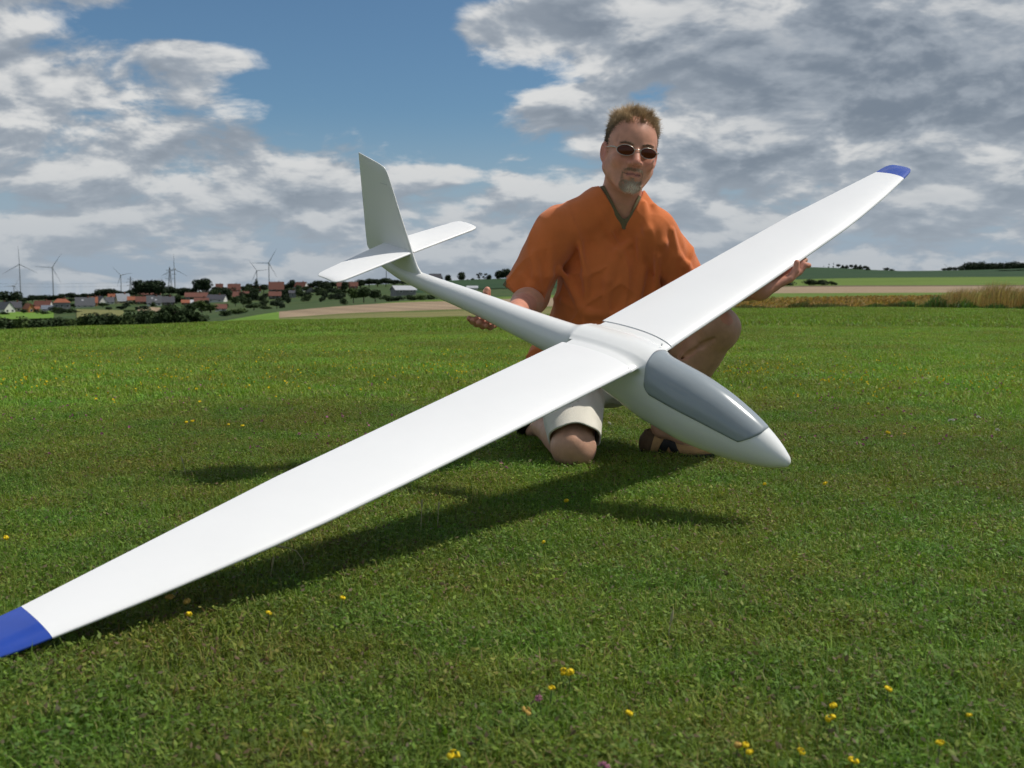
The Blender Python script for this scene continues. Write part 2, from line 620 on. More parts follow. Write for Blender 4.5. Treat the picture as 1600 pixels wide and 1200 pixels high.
M['midgreen'] = ground_mat('pasture', (0.095, 0.150, 0.022), (0.115, 0.172, 0.028), (0.075, 0.12, 0.022), 0.02, 0.5, 0.3, bscale=2.0)
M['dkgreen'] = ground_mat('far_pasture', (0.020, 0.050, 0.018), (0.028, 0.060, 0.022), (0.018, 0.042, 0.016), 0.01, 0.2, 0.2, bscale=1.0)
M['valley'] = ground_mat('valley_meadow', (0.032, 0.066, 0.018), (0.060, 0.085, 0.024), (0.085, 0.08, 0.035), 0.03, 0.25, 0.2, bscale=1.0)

# left: rough verge falling from the crest, then the valley, village slope and ridge
strip('meadow_slope', 'bright green grass slope beside the tan field', M['bright'],
      [(-1200, 546, 78.5), (0, 523, 76.5), (200, 512, 72.5), (300, 508.5, 70.5), (440, 501, 66), (470, 500, 65)],
      [(-1200, 560, 105), (0, 536, 105), (200, 524, 100), (260, 513, 98), (320, 506, 98), (380, 496, 98), (432, 487.5, 98), (470, 484, 98)], -1200, 436, 50)
strip('valley_meadow', 'dull green meadows in the valley below the village', M['valley'],
      [(-1200, 560, 104), (0, 535, 104), (260, 516, 98), (432, 488, 98), (560, 478, 120), (700, 472, 125), (850, 470, 130), (1000, 468, 140)],
      [(-1200, 508, 480), (0, 497, 480), (200, 487, 480), (320, 486, 470), (440, 478, 480), (600, 462, 490), (760, 452, 490), (1000, 448, 490)], -1200, 1000, 60, 10)
strip('village_slope', 'grassy slope under the village houses', M['valley'],
      [(-1200, 508, 479), (0, 497, 479), (200, 487, 479), (320, 486, 469), (440, 478, 479), (600, 462, 489), (760, 452, 489), (1000, 448, 489)],
      [(-1200, 476, 1150), (0, 468, 1150), (200, 460, 1150), (400, 452, 1150), (600, 444, 1150), (760, 436, 1150), (1000, 432, 1150)], -1200, 1000, 60, 6)
strip('far_ridge', 'distant dark farmland behind the village', M['dkgreen'],
      [(-1200, 476, 1149), (0, 468, 1149), (200, 460, 1149), (400, 452, 1149), (600, 444, 1149), (760, 436, 1149), (1000, 432, 1149)],
      [(-1200, 477, 3200), (0, 469, 3200), (200, 462, 3200), (400, 453, 3200), (600, 445, 3200), (760, 437, 3200), (1000, 432, 3200)], -1200, 1000, 40, 3)
# middle: stubble strip and the tan field on the crest
strip('stubble_strip', 'narrow brownish green stubble strip between lawn and tan field', M['stubblegreen'],
      [(430, 502.5, 65.5), (560, 500.5, 62), (800, 496.5, 56), (1000, 490, 52), (1200, 485.5, 48)],
      [(430, 498, 74), (560, 491, 76), (700, 486, 78), (800, 483, 78), (1000, 478, 78), (1200, 474, 80)], 428, 1160, 40)
strip('field_margin', 'dark green grass margin below the tan field', M['margin'],
      [(430, 498, 73.9), (560, 491, 75.9), (700, 486, 77.9), (800, 483, 77.9), (1000, 478, 77.9), (1200, 474, 79.9)],
      [(430, 497, 77), (560, 488.7, 80), (700, 483.6, 82), (800, 480.5, 82), (1000, 475, 84), (1200, 471, 86)], 428, 1160, 40, 3)
strip('tan_field', 'tan tilled field on the rise behind the tail boom', M['tan'],
      [(430, 497, 76.9), (560, 488.7, 79.9), (700, 483.6, 81.9), (800, 480.5, 81.9), (1000, 475, 83.9), (1200, 471, 85.9)],
      [(430, 487.5, 98), (500, 481, 110), (560, 476.5, 120), (640, 472, 125), (700, 470.5, 128), (800, 467, 132), (1000, 462, 140), (1200, 458, 150)], 433, 1160, 50)
strip('green_verge', 'thin bright green verge behind the tan field', M['midgreen'],
      [(580, 475.5, 120.5), (640, 472, 124.9), (700, 470.5, 127.9), (800, 467, 131.9), (1000, 462, 139.9), (1200, 458, 149.9)],
      [(580, 474.5, 138), (640, 470, 142), (700, 467.5, 146), (800, 463, 150), (1000, 457, 160), (1200, 453, 170)], 590, 1160, 40, 3)
strip('hill_pasture', 'dark green rising field with trees on its crest, left of the man', M['dkgreen'],
      [(560, 465, 484), (660, 457.5, 488), (760, 451, 488), (1000, 447, 488)],
      [(560, 446, 760), (660, 440.5, 760), (700, 438.5, 760), (800, 435.5, 760), (1000, 430, 760)], 640, 1000, 30, 4)
# right: gold stubble, green strip, tan field, pasture and far hill
G0 = [(1100, 486.2, 48), (1300, 483.2, 44), (1450, 482.2, 42), (1600, 485.2, 41), (1900, 490.2, 41), (3000, 500.2, 45)]
G1 = [(1100, 477, 66), (1150, 475, 68), (1250, 469, 76), (1350, 464.5, 84), (1450, 462, 90), (1600, 461, 92), (1900, 460, 94), (3000, 462, 96)]
G2 = [(1100, 458.5, 128), (1250, 458, 128), (1400, 457.5, 130), (1600, 456.5, 134), (1900, 455, 140), (3000, 455, 140)]
G3 = [(1100, 450, 250), (1200, 448.5, 255), (1400, 447.5, 260), (1600, 447, 260), (1900, 447, 260), (3000, 447, 260)]
G4 = [(1100, 449, 330), (1200, 447.5, 330), (1300, 446, 340), (1450, 445.6, 340), (1600, 445.2, 350), (1900, 445, 350), (3000, 445, 350)]
G5 = [(1100, 439, 620), (1200, 438, 620), (1300, 435, 640), (1450, 433.3, 660), (1600, 432.5, 680), (1900, 432, 680), (3000, 432, 680)]
G6 = [(1000, 424, 1050), (1200, 418.5, 1050), (1250, 417, 1050), (1330, 419.5, 1100), (1400, 423.5, 1200), (1480, 422.5, 1200), (1600, 419, 1200), (1900, 412, 1300), (3000, 410, 1400)]
def back(t, k=0.999):
    return [(u, v, r * k) for (u, v, r) in t]
strip('straw_field', 'golden brown straw stubble strip beyond the lawn on the right', M['gold'], G0, G1, 1150, 3000, 60)
strip('green_strip', 'flat green strip behind the straw stubble', M['midgreen'], back(G1), G2, 1130, 3000, 40, 4)
strip('ploughed_field', 'pinkish tan ploughed field on the right', M['tan'], back(G2), G3, 1130, 3000, 40, 4)
strip('brown_track', 'dark brown soil band behind the ploughed field', M['soil'], back(G3), G4, 1130, 3000, 40, 4)
strip('green_pasture', 'sunlit green pasture stretching below the far hill', M['midgreen'], back(G4), G5, 1000, 3000, 40, 4)
strip('hill', 'dark green far hill under the woods on the right', M['dkgreen'], back(G5), G6, 1000, 3000, 40, 5, cat='hill')

def r_row(u, v, rs_=np.linspace(110, 1150, 260)):
    """distance at which the land shows at a photo row"""
    best = None
    for q in rs_:
        b = on_land(u, q)
        d = b - CC
        row = 600 - FPX * (d @ UPV) / (d @ FW)
        if best is None or abs(row - v) < best[0]:
            best = (abs(row - v), q)
    return best[1]
def patch(name, label, m, corners, cat='field'):
    """a small field in the valley, following the slope"""
    (u0, u1, v00, v01, v10, v11) = corners                # lower rows at both ends, upper rows at both ends
    VV, FF = [], []
    n = 12
    for i in range(n + 1):
        t = i / n
        u = u0 + (u1 - u0) * t
        ra, rb = r_row(u, v00 + (v01 - v00) * t), r_row(u, v10 + (v11 - v10) * t)
        for k in range(5):
            p = on_land(u, ra + (rb - ra) * k / 4)
            VV.append((p[0], p[1], p[2] + .35))
    for i in range(n):
        for k in range(4):
            a = i * 5 + k
            FF.append((a, a + 5, a + 6, a + 1))
    o = obj(name, mesh_from(name, VV, FF, True), m)
    tag(o, label, cat, kind='structure')
patch('valley_paddock', 'green paddock below the houses at the left edge', M['bright'], (-60, 82, 502, 499, 491, 487))
patch('valley_fallow', 'olive fallow slope below the slate roofed houses', M['stubblegreen'], (118, 192, 499, 497, 484, 486))
patch('valley_stubble', 'small straw coloured field below the skylight roof', M['tan'], (214, 256, 487, 488, 480, 482))

# ================================================================== the glider
GLIDER_R = np.array([[0.74056321, 0.67192759, 0.00891285], [-0.60762274, 0.67523639, -0.41815119], [-0.2869856, 0.30425174, 0.90833372]])
GLIDER_T = np.array([0.3238, 2.3856, 0.3581])
def GW(x, y, z):
    return GLIDER_R @ np.array([x, y, z]) + GLIDER_T

M['gel'] = mat('white_gelcoat', (0.81, 0.81, 0.79), 0.25, var=0.012, scale=6, spec=0.5, coat=0.3)
M['gel_wing'] = mat('white_wing_film', (0.78, 0.78, 0.775), 0.42, var=0.02, scale=5, spec=0.32)
M['blue'] = mat('blue_tip_film', (0.022, 0.065, 0.36), 0.25, var=0.10, scale=14, coat=0.3)
M['canopy'] = mat('grey_canopy', (0.290, 0.325, 0.345), 0.20, var=0.03, scale=4, spec=0.5, coat=0.3)
M['seam'] = mat('seam_shadow_gap', (0.62, 0.62, 0.62), 0.8)

ST = [(.374, -.1145, .0008, .0008), (.370, -.1142, .0085, .0092), (.360, -.1128, .0158, .0172), (.335, -.1088, .0285, .032), (.30, -.1030, .0400, .0470),
      (.25, -.0960, .0515, .0630), (.18, -.0870, .0610, .0785), (.10, -.0790, .0660, .0875), (.02, -.0690, .0655, .0880), (-.08, -.0570, .0590, .0745),
      (-.18, -.0490, .0510, .0585), (-.28, -.0450, .0445, .0465), (-.42, -.0430, .0370, .0375), (-.58, -.0415, .0295, .0302), (-.72, -.0440, .0245, .0255),
      (-.82, -.0445, .0205, .0225), (-.92, -.0330, .0135, .0185), (-.985, -.0200, .0060, .0140)]
_fx = [s[0] for s in ST]
fz, fa, fb = (pchip(_fx, [s[i] for s in ST]) for i in (1, 2, 3))
C_ROOT = 0.206
def foil_half(xc):
    """upper and lower surface of the wing section, per unit chord, xc from the leading edge"""
    xc = np.clip(xc, 0, 1)
    th = 5 * 0.098 * (0.2969 * np.sqrt(xc) - 0.1260 * xc - 0.3516 * xc ** 2 + 0.2843 * xc ** 3 - 0.1036 * xc ** 4)
    cam_ = 0.022 * np.where(xc < .4, (2 * .4 * xc - xc ** 2) / .16, (1 - .8 + .8 * xc - xc ** 2) / .36)
    return cam_ + th, cam_ - th

def fuse_sdf(p):
    x, y, z = p[:, 0], p[:, 1], p[:, 2]
    a, b, c = fa(x), fb(x), fz(x)
    q1, q2 = y / a, (z - c) / b
    e = np.sqrt(q1 * q1 + q2 * q2) + 1e-7
    g = np.sqrt((q1 / a) ** 2 + (q2 / b) ** 2) + 1e-7
    d = e * (e - 1) / g
    d = np.maximum(d, np.maximum(x - .374, -.985 - x))
    # wing root stub
    xc = -x / C_ROOT
    u, l = foil_half(xc)
    mid, hf = (u + l) * .5 * C_ROOT, (u - l) * .5 * C_ROOT
    hf = hf - .0007 * np.clip((np.abs(y) - .0735) / .005, 0, 1)          # the wing panel slips over the stub's end
    ds = np.abs(z - mid) - np.maximum(hf, .0008)
    out = np.maximum(np.maximum(x, -C_ROOT - x), 0)
    ds = np.maximum(ds, 0) * (out > 0) + np.where(out > 0, 0, ds)
    ds = np.where(out > 0, np.hypot(np.maximum(np.abs(z - mid) - .001, 0), out) - .0005, ds)
    ds = smax(ds, np.abs(y) - .0880, .002)
    k = .040 * np.clip((.079 - np.abs(y)) / .042, .03, 1)
    h = np.clip(.5 + .5 * (ds - d) / k, 0, 1)
    return (ds + (d - ds) * h - k * h * (1 - h)).astype(np.float32)

glider = empty('model_glider')
tag(glider, 'white model sailplane held by the kneeling man, blue wing tips and grey canopy', 'glider')
glider.matrix_world = Matrix.Translation(Vector(GLIDER_T)) @ Matrix(GLIDER_R.tolist()).to_4x4()
v_, q_ = polygonize(fuse_sdf, (-1.0, -.10, -.17), (.39, .10, .06), .0034, K=6)
obj('fuselage', mesh_np('fuselage', v_, q_), M['gel'], glider)

# canopy: a shell patch lying on the pod
VV, FF = [], []
NXc, NTc = 48, 40
XR0, XF0 = .016, .305
def canopy_edge(x):
    """half angle of the canopy about the pod's axis"""
    return math.radians(76)
for lay, off in ((0, .0016), (1, -.002)):
    for i in range(NXc + 1):
        t = i / NXc
        for j in range(NTc + 1):
            s = -1 + 2 * j / NTc
            # rear edge leans forward low down, front edge sweeps back low down
            xr = .006 + .020 * abs(s) ** 1.6 + .014 * (max(0, abs(s) - .86) / .14) ** 2
            xf = .305 - .037 * abs(s) ** 2.6
            x = xr + (xf - xr) * t
            ang = s * canopy_edge(x)
            a_, b_, c_ = float(fa(x)) + off, float(fb(x)) + off, float(fz(x))
            VV.append((x, a_ * math.sin(ang), c_ + b_ * math.cos(ang)))
VV = np.array(VV, dtype=np.float32)
half_ = len(VV) // 2
top_ = VV[:half_].copy()
for _ in range(4):                                        # settle the shell on the blended skin
    d_ = fuse_sdf(top_) - .0014
    G_ = np.stack([(fuse_sdf(top_ + A3(np.eye(3)[i] * .001)) - fuse_sdf(top_ - A3(np.eye(3)[i] * .001))) / .002 for i in range(3)], 1)
    top_ -= (d_ / ((G_ * G_).sum(1) + 1e-3))[:, None] * G_ * A3((0, 1, 1))
G_ /= np.linalg.norm(G_, axis=1, keepdims=True) + 1e-6
VV = np.concatenate([top_, top_ - G_ * .004])
ncol = NTc + 1
lay2 = (NXc + 1) * ncol
for i in range(NXc):
    for j in range(NTc):
        a0 = i * ncol + j
        FF.append((a0, a0 + 1, a0 + ncol + 1, a0 + ncol))
        FF.append((lay2 + a0, lay2 + a0 + ncol, lay2 + a0 + ncol + 1, lay2 + a0 + 1))
rim = [i * ncol for i in range(NXc + 1)] + [NXc * ncol + j for j in range(1, ncol)] + [i * ncol + NTc for i in range(NXc - 1, -1, -1)] + [j for j in range(NTc - 1, 0, -1)]
for i in range(len(rim)):
    a0, b0 = rim[i], rim[(i + 1) % len(rim)]
    FF.append((a0, b0, b0 + lay2, a0 + lay2))
o = obj('canopy', mesh_from('canopy', VV, FF, True), M['canopy'], glider)
tag(o, 'glossy blue grey canopy')

def flat_caps(me):
    for p in me.polygons:
        if p.loop_total > 4:
            p.use_smooth = False
    return me

def wing_sections(stations, s, npt=22):
    """loft; stations: (y, xle, chord, z)"""
    xcs = 0.5 - 0.5 * np.cos(np.linspace(0, math.pi, npt))
    VV, FF = [], []
    for (y, xle, c, z, tk) in stations:
        u, l = foil_half(xcs)
        mid, hf = (u + l) / 2, (u - l) / 2 * tk + .0009 / max(c, .01)
        ring = [(xle - xc * c, s * y, z + (m_ + h_) * c) for xc, m_, h_ in zip(xcs, mid, hf)]
        ring += [(xle - xc * c, s * y, z + (m_ - h_) * c) for xc, m_, h_ in list(zip(xcs, mid, hf))[::-1]]
        VV += ring
    n = 2 * npt
    for i in range(len(stations) - 1):
        for j in range(n):
            k = (j + 1) % n
            q = (i * n + j, i * n + k, (i + 1) * n + k, (i + 1) * n + j)
            FF.append(q if s < 0 else q[::-1])
    m_ = (len(stations) - 1) * n
    c0, c1 = len(VV), len(VV) + n                          # caps have corners of their own so that the skin's shading runs out clean
    VV += VV[:n] + VV[m_:m_ + n]
    A_, B_ = tuple(range(c0, c0 + n)), tuple(range(c1, c1 + n))
    FF.append(A_[::-1] if s < 0 else A_)
    FF.append(B_ if s < 0 else B_[::-1])
    return VV, FF
WY = [.057, .9228, 1.4035, 1.4999]
w_le = pchip([.0, .057, .5, .9228, 1.2, 1.4035, 1.4999], [0, 0, .003, .000, -.0165, -.038, -.0507])
w_c = pchip(WY, [.206, .176, .0944, .0802])
def lin_tab(y, t):
    return float(np.interp(y, WY, t))
def w_station(y, dih):
    x = float(w_le(y))
    c = x - lin_tab(y, [-.206, -.172, -.1324, -.1309])
    return (y, x, c, dih * (y - .057), 1.0)
for s, dih in ((-1, .0761), (1, .0547)):
    ys = [.0782] + list(np.linspace(.1, .85, 12)) + [.9, .9228, .95, 1.05, 1.15, 1.25, 1.35, 1.4035]
    VV, FF = wing_sections([w_station(y, dih) for y in ys], s)
    me = flat_caps(mesh_from('wing', VV, FF, True))
    wng = obj('wing', me, M['gel_wing'], glider)
    tag(wng, 'near wing slanting down to the grass' if s < 0 else 'far wing rising behind the man\'s hand')
    tip = []
    for y in (1.4037, 1.425, 1.45, 1.472, 1.486, 1.4945, 1.4985, 1.4999):
        st = list(w_station(y, dih))
        e = max(0.0, (y - 1.455) / (1.4999 - 1.455))
        cut = 1 - math.sqrt(max(0, 1 - e * e))
        st[1] -= cut * .016
        st[2] -= cut * .036
        st[4] = max(.1, math.sqrt(max(0.0, 1 - e ** 3)))
        tip.append(tuple(st))
    VV, FF = wing_sections(tip, s)
    o = obj('wing_tip', flat_caps(mesh_from('wing_tip', VV, FF, True)), M['blue'], wng)
    # hinge line of the control surface, a fine raised tape along the upper skin
    for (y0, y1, f0) in ((.30, .88, .76), (.95, 1.38, .74)):
        VV, FF = [], []
        n = 24
        for i in range(n + 1):
            y = y0 + (y1 - y0) * i / n
            st = w_station(y, dih)
            u, l = foil_half(np.array([f0, f0 + .0035 / st[2]]))
            for fx, uu in zip((f0, f0 + .0018 / st[2]), u):
                VV.append((st[1] - fx * st[2], s * y, st[3] + uu * st[2] + .0008))
            for fx, uu in zip((f0, f0 + .0018 / st[2]), u):
                VV.append((st[1] - fx * st[2], s * y, st[3] + uu * st[2] + .0004))
        for i in range(n):
            a0 = i * 4
            FF += [(a0, a0 + 1, a0 + 5, a0 + 4), (a0, a0 + 4, a0 + 6, a0 + 2), (a0 + 1, a0 + 3, a0 + 7, a0 + 5)]
        obj('hinge_tape', mesh_from('hinge_tape', VV, FF), M['gel'], wng)

# fin and rudder: loft upwards, leading edge sweeping into the boom
fin_le = pchip([-.050, -.036, -.026, -.016, -.004, .012, .05, .12, .20, .235, .250, .258, .262], [-.732, -.748, -.764, -.777, -.788, -.797, -.813, -.843, -.876, -.890, -.898, -.909, -.928])
fin_te = pchip([-.050, -.02, .0, .10, .20, .262], [-.90, -.975, -.996, -1.001, -1.005, -1.007])
VV, FF = [], []
npt = 18
zs = list(np.linspace(-.050, .02, 12)) + list(np.linspace(.04, .22, 9)) + [.232, .242, .25, .256, .26, .2625]
xcs = 0.5 - 0.5 * np.cos(np.linspace(0, math.pi, npt))
for z in zs:
    le, te = float(fin_le(z)), float(fin_te(z))
    c = le - te
    tk = .105 * (.6 + .4 * np.clip((.262 - z) / .25, 0, 1)) * (1.0 if z < .24 else max(.12, 1 - (z - .24) / .026))
    tk = min(tk, .02 / c)
    h_ = 5 * tk * (0.2969 * np.sqrt(xcs) - 0.1260 * xcs - 0.3516 * xcs ** 2 + 0.2843 * xcs ** 3 - 0.1036 * xcs ** 4) * c + .0008
    zz = z - .0 * xcs
    top = .012 * np.clip((z - .2) / .06, 0, 1)
    VV += [(le - xc * c, -h, z + top * (xc - .5)) for xc, h in zip(xcs, h_)]
    VV += [(le - xc * c, h, z + top * (xc - .5)) for xc, h in list(zip(xcs, h_))[::-1]]
n = 2 * npt
for i in range(len(zs) - 1):
    for j in range(n):
        k = (j + 1) % n
        FF.append((i * n + j, (i + 1) * n + j, (i + 1) * n + k, i * n + k))
FF.append(tuple((len(zs) - 1) * n + k for k in range(n))[::-1])
FF = [f[::-1] for f in FF]
fin = obj('fin', mesh_from('fin', VV, FF, True), M['gel'], glider)
# rudder balance gap near the fin's top
VV, FF = [], []
for i in range(9):
    x = -.884 - .006 - .028 * i / 8
    c = float(fin_le(.205)) - float(fin_te(.205))
    xc = (float(fin_le(.205)) - x) / c
    h = 5 * .075 * (0.2969 * math.sqrt(xc) - 0.1260 * xc - 0.3516 * xc ** 2 + 0.2843 * xc ** 3 - 0.1036 * xc ** 4) * c + .0012
    for yy, z in ((-h - .0006, .2042), (-h - .0006, .2058), (h + .0006, .2058), (h + .0006, .2042)):
        VV.append((x, yy, z))
for i in range(8):
    for j in range(4):
        FF.append((i * 4 + j, i * 4 + (j + 1) % 4, (i + 1) * 4 + (j + 1) % 4, (i + 1) * 4 + j))
FF += [(0, 1, 2, 3), (32, 33, 34, 35)]
obj('rudder_gap', mesh_from('rudder_gap', VV, FF), M['seam'], fin)

for s in (-1, 1):
    st = []
    for y in (.006, .03, .08, .14, .20, .235, .252, .260, .2645, .266):
        t = y / .266
        e = max(0.0, (t - .90) / .10)
        cut = 1 - math.sqrt(max(0, 1 - e * e))
        c = .112 + (.084 - .112) * t
        st.append((y, -.806 - .002 * t - .018 * cut, c - cut * .032, .0293 - .003 * t, .85 * max(.15, math.sqrt(max(0, 1 - e ** 3)))))
    VV, FF = wing_sections(st, s, 16)
    o = obj('tailplane', mesh_from('tailplane', VV, FF, True), M['gel_wing'], glider)
    tag(o, 'near half of the tailplane' if s < 0 else 'far half of the tailplane')
# wing root seams
for s in (-1, 1):
    xcs = 0.5 - 0.5 * np.cos(np.linspace(0.02, math.pi, 30))
    u, l = foil_half(xcs)
    pts = [(-xc * C_ROOT, s * .0786, uu * C_ROOT - .0001) for xc, uu in zip(xcs, u)]
    v_, q_ = tube_np([(np.array(pts), np.full(30, .0005))], 5)
    obj('root_seam', mesh_np('root_seam', v_, q_), M['seam'], glider)
# two small retaining pins at the wing roots
for (x, y, z) in ((-.004, .040, .0235), (-.008, -.0830, .0085)):
    v_, q_ = tube_np([(np.array([(x, y, z - .004), (x, y, z + .0012)]), np.array([.0016, .0016]))], 8)
    obj('retaining_pin', mesh_np('retaining_pin', v_, q_), M['seam'], glider)

# ================================================================== the kneeling man
M['skin'] = mat('sunburnt_skin', (1.0, 1.0, 1.0), 0.46, var=0.12, scale=38, attr='tint', sss=0.06, bump=0.15, bscale=420, spec=0.33)
M['shirt'] = mat('orange_cotton', (0.67, 0.178, 0.046), 0.88, var=0.06, scale=16, bump=0.25, bscale=700, sheen=0.25, spec=0.2)
M['olive'] = mat('olive_rib_knit', (0.165, 0.140, 0.075), 0.9, var=0.08, scale=40, bump=0.3, bscale=600, spec=0.2)
M['shorts'] = mat('stone_cotton', (0.70, 0.67, 0.58), 0.9, var=0.05, scale=20, bump=0.25, bscale=600, spec=0.2)
M['hair'] = mat('brown_blond_hair', (1.0, 1.0, 1.0), 0.6, attr='tint', spec=0.12)
M['suede'] = mat('tan_suede', (0.48, 0.29, 0.13), 0.85, var=0.15, scale=30, bump=0.3, bscale=300, spec=0.2)
M['rubber'] = mat('black_rubber', (0.018, 0.017, 0.016), 0.6, var=0.15, scale=40, spec=0.3)
M['silver'] = mat('silver_wire', (0.55, 0.52, 0.45), 0.28, metal=1.0)
M['leather'] = mat('dark_leather', (0.12, 0.075, 0.042), 0.75, var=0.2, scale=40, bump=0.3, bscale=300, spec=0.3)
M['lens'] = mat('brown_tinted_lens', (0.085, 0.020, 0.007), 0.08, spec=0.25)

def rot(ax, deg):
    return np.array(Matrix.Rotation(math.radians(deg), 3, ax))
HEAD_O = P(985, 240, 3.04)
HS = 0.915
HEAD_R = rot('Y', 8) @ rot('Z', 6) @ rot('X', 4)        # lean, turn, look down
HEADM = HEAD_R * HS
def HL(x, y, z):
    return HEAD_O + HEADM @ np.array([x, y, z])

def head_sdf(q):
    """head in its own frame: x to the picture's right, -y is the face, z up; origin between the eyes' level and the ears"""
    d = ell(q, (0, .016, .036), (.0755, .098, .084))
    d = smin(d, ell(q, (0, -.022, .028), (.066, .072, .082)), .03)
    d = smin(d, ell(q, (0, -.030, -.034), (.066, .060, .062)), .03)
    for s in (-1, 1):
        d = smin(d, rcone(q, (s * .054, .006, -.048), (s * .018, -.060, -.100), .028, .023), .025)
        d = smin(d, ell(q, (s * .040, -.062, -.026), (.025, .022, .020)), .02)
        d = smin(d, rcone(q, (s * .018, -.0865, .019), (s * .048, -.070, .020), .008, .007), .012)
    d = smin(d, ell(q, (0, -.066, -.062), (.033, .030, .032)), .02)
    d = smin(d, ell(q, (0, -.068, -.104), (.023, .020, .017)), .016)
    for s in (-1, 1):
        d = smax(d, -sph(q, (s * .031, -.106, -.001), .0215), .012)
        d = smin(d, sph(q, (s * .031, -.0735, .001), .0125), .006)
    d = smin(d, rcone(q, (0, -.088, .012), (0, -.113, -.030), .0085, .0130), .010)
    for s in (-1, 1):
        d = smin(d, sph(q, (s * .0150, -.0965, -.0345), .0090), .008)
        d = smax(d, -sph(q, (s * .0065, -.104, -.0425), .0038), .003)
    d = smax(d, -rcone(q, (-.026, -.090, -.0675), (.026, -.090, -.0675), .0024, .0024), .003)
    d = smin(d, rcone(q, (-.014, -.0925, -.0605), (.014, -.0925, -.0605), .0036, .0036), .005)
    d = smin(d, rcone(q, (-.012, -.0915, -.0735), (.012, -.0915, -.0735), .0050, .0050), .006)
    for s in (-1, 1):
        R = rot('Z', -s * 24) @ rot('X', -10)
        e = ell(q, (s * .0815, .014, -.006), (.0085, .0190, .0330), R)
        e = smax(e, -ell(q, (s * .0885, .010, -.003), (.0070, .0105, .0200), R), .005)
        d = smin(d, e, .006)
    return d

SH1, SH2 = P(874, 358, 3.12), P(1022, 363, 3.10)
NB = P(966, 312, 3.13)
EL1, EL2 = P(832, 468, 3.14), P(1086, 452, 3.16)
HP1, HP2 = P(893, 580, 3.32), P(1003, 572, 3.34)
KN1, KN2 = P(896, 699, 2.98), P(1122, 513, 2.98)
AN1, AN2 = np.array([.098, 3.36, .075]), P(1036, 666, 3.15)

# right hand round the tail boom
BX = -.535
ax_ = GLIDER_R[:, 0]
BC = GW(BX, 0, float(fz(BX)))
e_up = np.array([0, 0, 1.0]) - ax_ * ax_[2]
e_up /= np.linalg.norm(e_up)
e_cam = np.cross(ax_, e_up)
e_cam *= -np.sign(e_cam[1])
RB = float(fa(BX))
def bp(ang, r, along=0.0):
    a = math.radians(ang)
    return BC + e_cam * (math.cos(a) * (RB + r)) + e_up * (math.sin(a) * (RB + r)) + ax_ * along
fingers1 = []
for i, (off, L, rad) in enumerate(((-.029, .96, .0088), (-.0095, 1.06, .0090), (.0105, 1.0, .0087), (.0290, .84, .0078))):
    k = bp(212, .022, off * .95)
    f1, f2, f3 = bp(212 + 34 * L, .0200, off), bp(212 + 58 * L, .0190, off), bp(212 + 78 * L, .0135, off - .002)
    fingers1.append([(k, f1, rad * 1.12, rad * 1.05), (f1, f2, rad * 1.05, rad), (f2, f3, rad, rad * .88)])
thumb1 = [(bp(198, .028, -.034), bp(160, .016, -.036), .0125, .0110), (bp(160, .016, -.036), bp(132, .012, -.026), .0110, .0100), (bp(132, .012, -.026), bp(106, .0115, -.012), .0100, .0085)]
WR1 = bp(192, .082, .012)
# left hand under the far wing's leading edge
def le_pt(y, dx=0.0, dz=0.0):
    st = w_station(y, .0547)
    return GW(st[1] + dx, y, st[3] + dz)
def le_u(u):
    ys = np.linspace(.3, 1.2, 400)
    best = None
    for y in ys:
        p = le_pt(y)
        d = p - CC
        uu = 800 + FPX * d[0] / (d @ FW)
        if best is None or abs(uu - u) < best[0]:
            best = (abs(uu - u), y)
    return best[1]
YL = le_u(1237)
WR2 = le_pt(YL - .098, -.036, -.040)
kn2 = [le_pt(YL - .012, .006, -.026), le_pt(YL - .004, -.014, -.029), le_pt(YL - .004, -.034, -.030), le_pt(YL - .010, -.053, -.030)]
fingers2 = [
    [(kn2[0], le_pt(YL + .024, .012, -.020), .0098, .0090), (le_pt(YL + .024, .012, -.020), le_pt(YL + .043, .016, -.006), .0090, .0084), (le_pt(YL + .043, .016, -.006), le_pt(YL + .058, .020, -.012), .0084, .0074)],
    [(kn2[1], le_pt(YL + .042, -.010, -.020), .0098, .0090), (le_pt(YL + .042, -.010, -.020), le_pt(YL + .066, -.006, -.014), .0090, .0084), (le_pt(YL + .066, -.006, -.014), le_pt(YL + .084, -.004, -.013), .0084, .0072)],
    [(kn2[2], le_pt(YL + .038, -.036, -.021), .0096, .0088), (le_pt(YL + .038, -.036, -.021), le_pt(YL + .060, -.036, -.016), .0088, .0082), (le_pt(YL + .060, -.036, -.016), le_pt(YL + .076, -.036, -.016), .0082, .0070)],
    [(kn2[3], le_pt(YL + .022, -.060, -.020), .0086, .0078), (le_pt(YL + .022, -.060, -.020), le_pt(YL + .040, -.062, -.016), .0078, .0072), (le_pt(YL + .040, -.062, -.016), le_pt(YL + .054, -.063, -.016), .0072, .0062)]]
thumb2 = [(le_pt(YL - .066, -.012, -.034), le_pt(YL - .028, .012, -.020), .0130, .0110), (le_pt(YL - .028, .012, -.020), le_pt(YL - .008, .0165, -.003), .0110, .0096), (le_pt(YL - .008, .0165, -.003), le_pt(YL + .000, .0125, .016), .0096, .0078)]

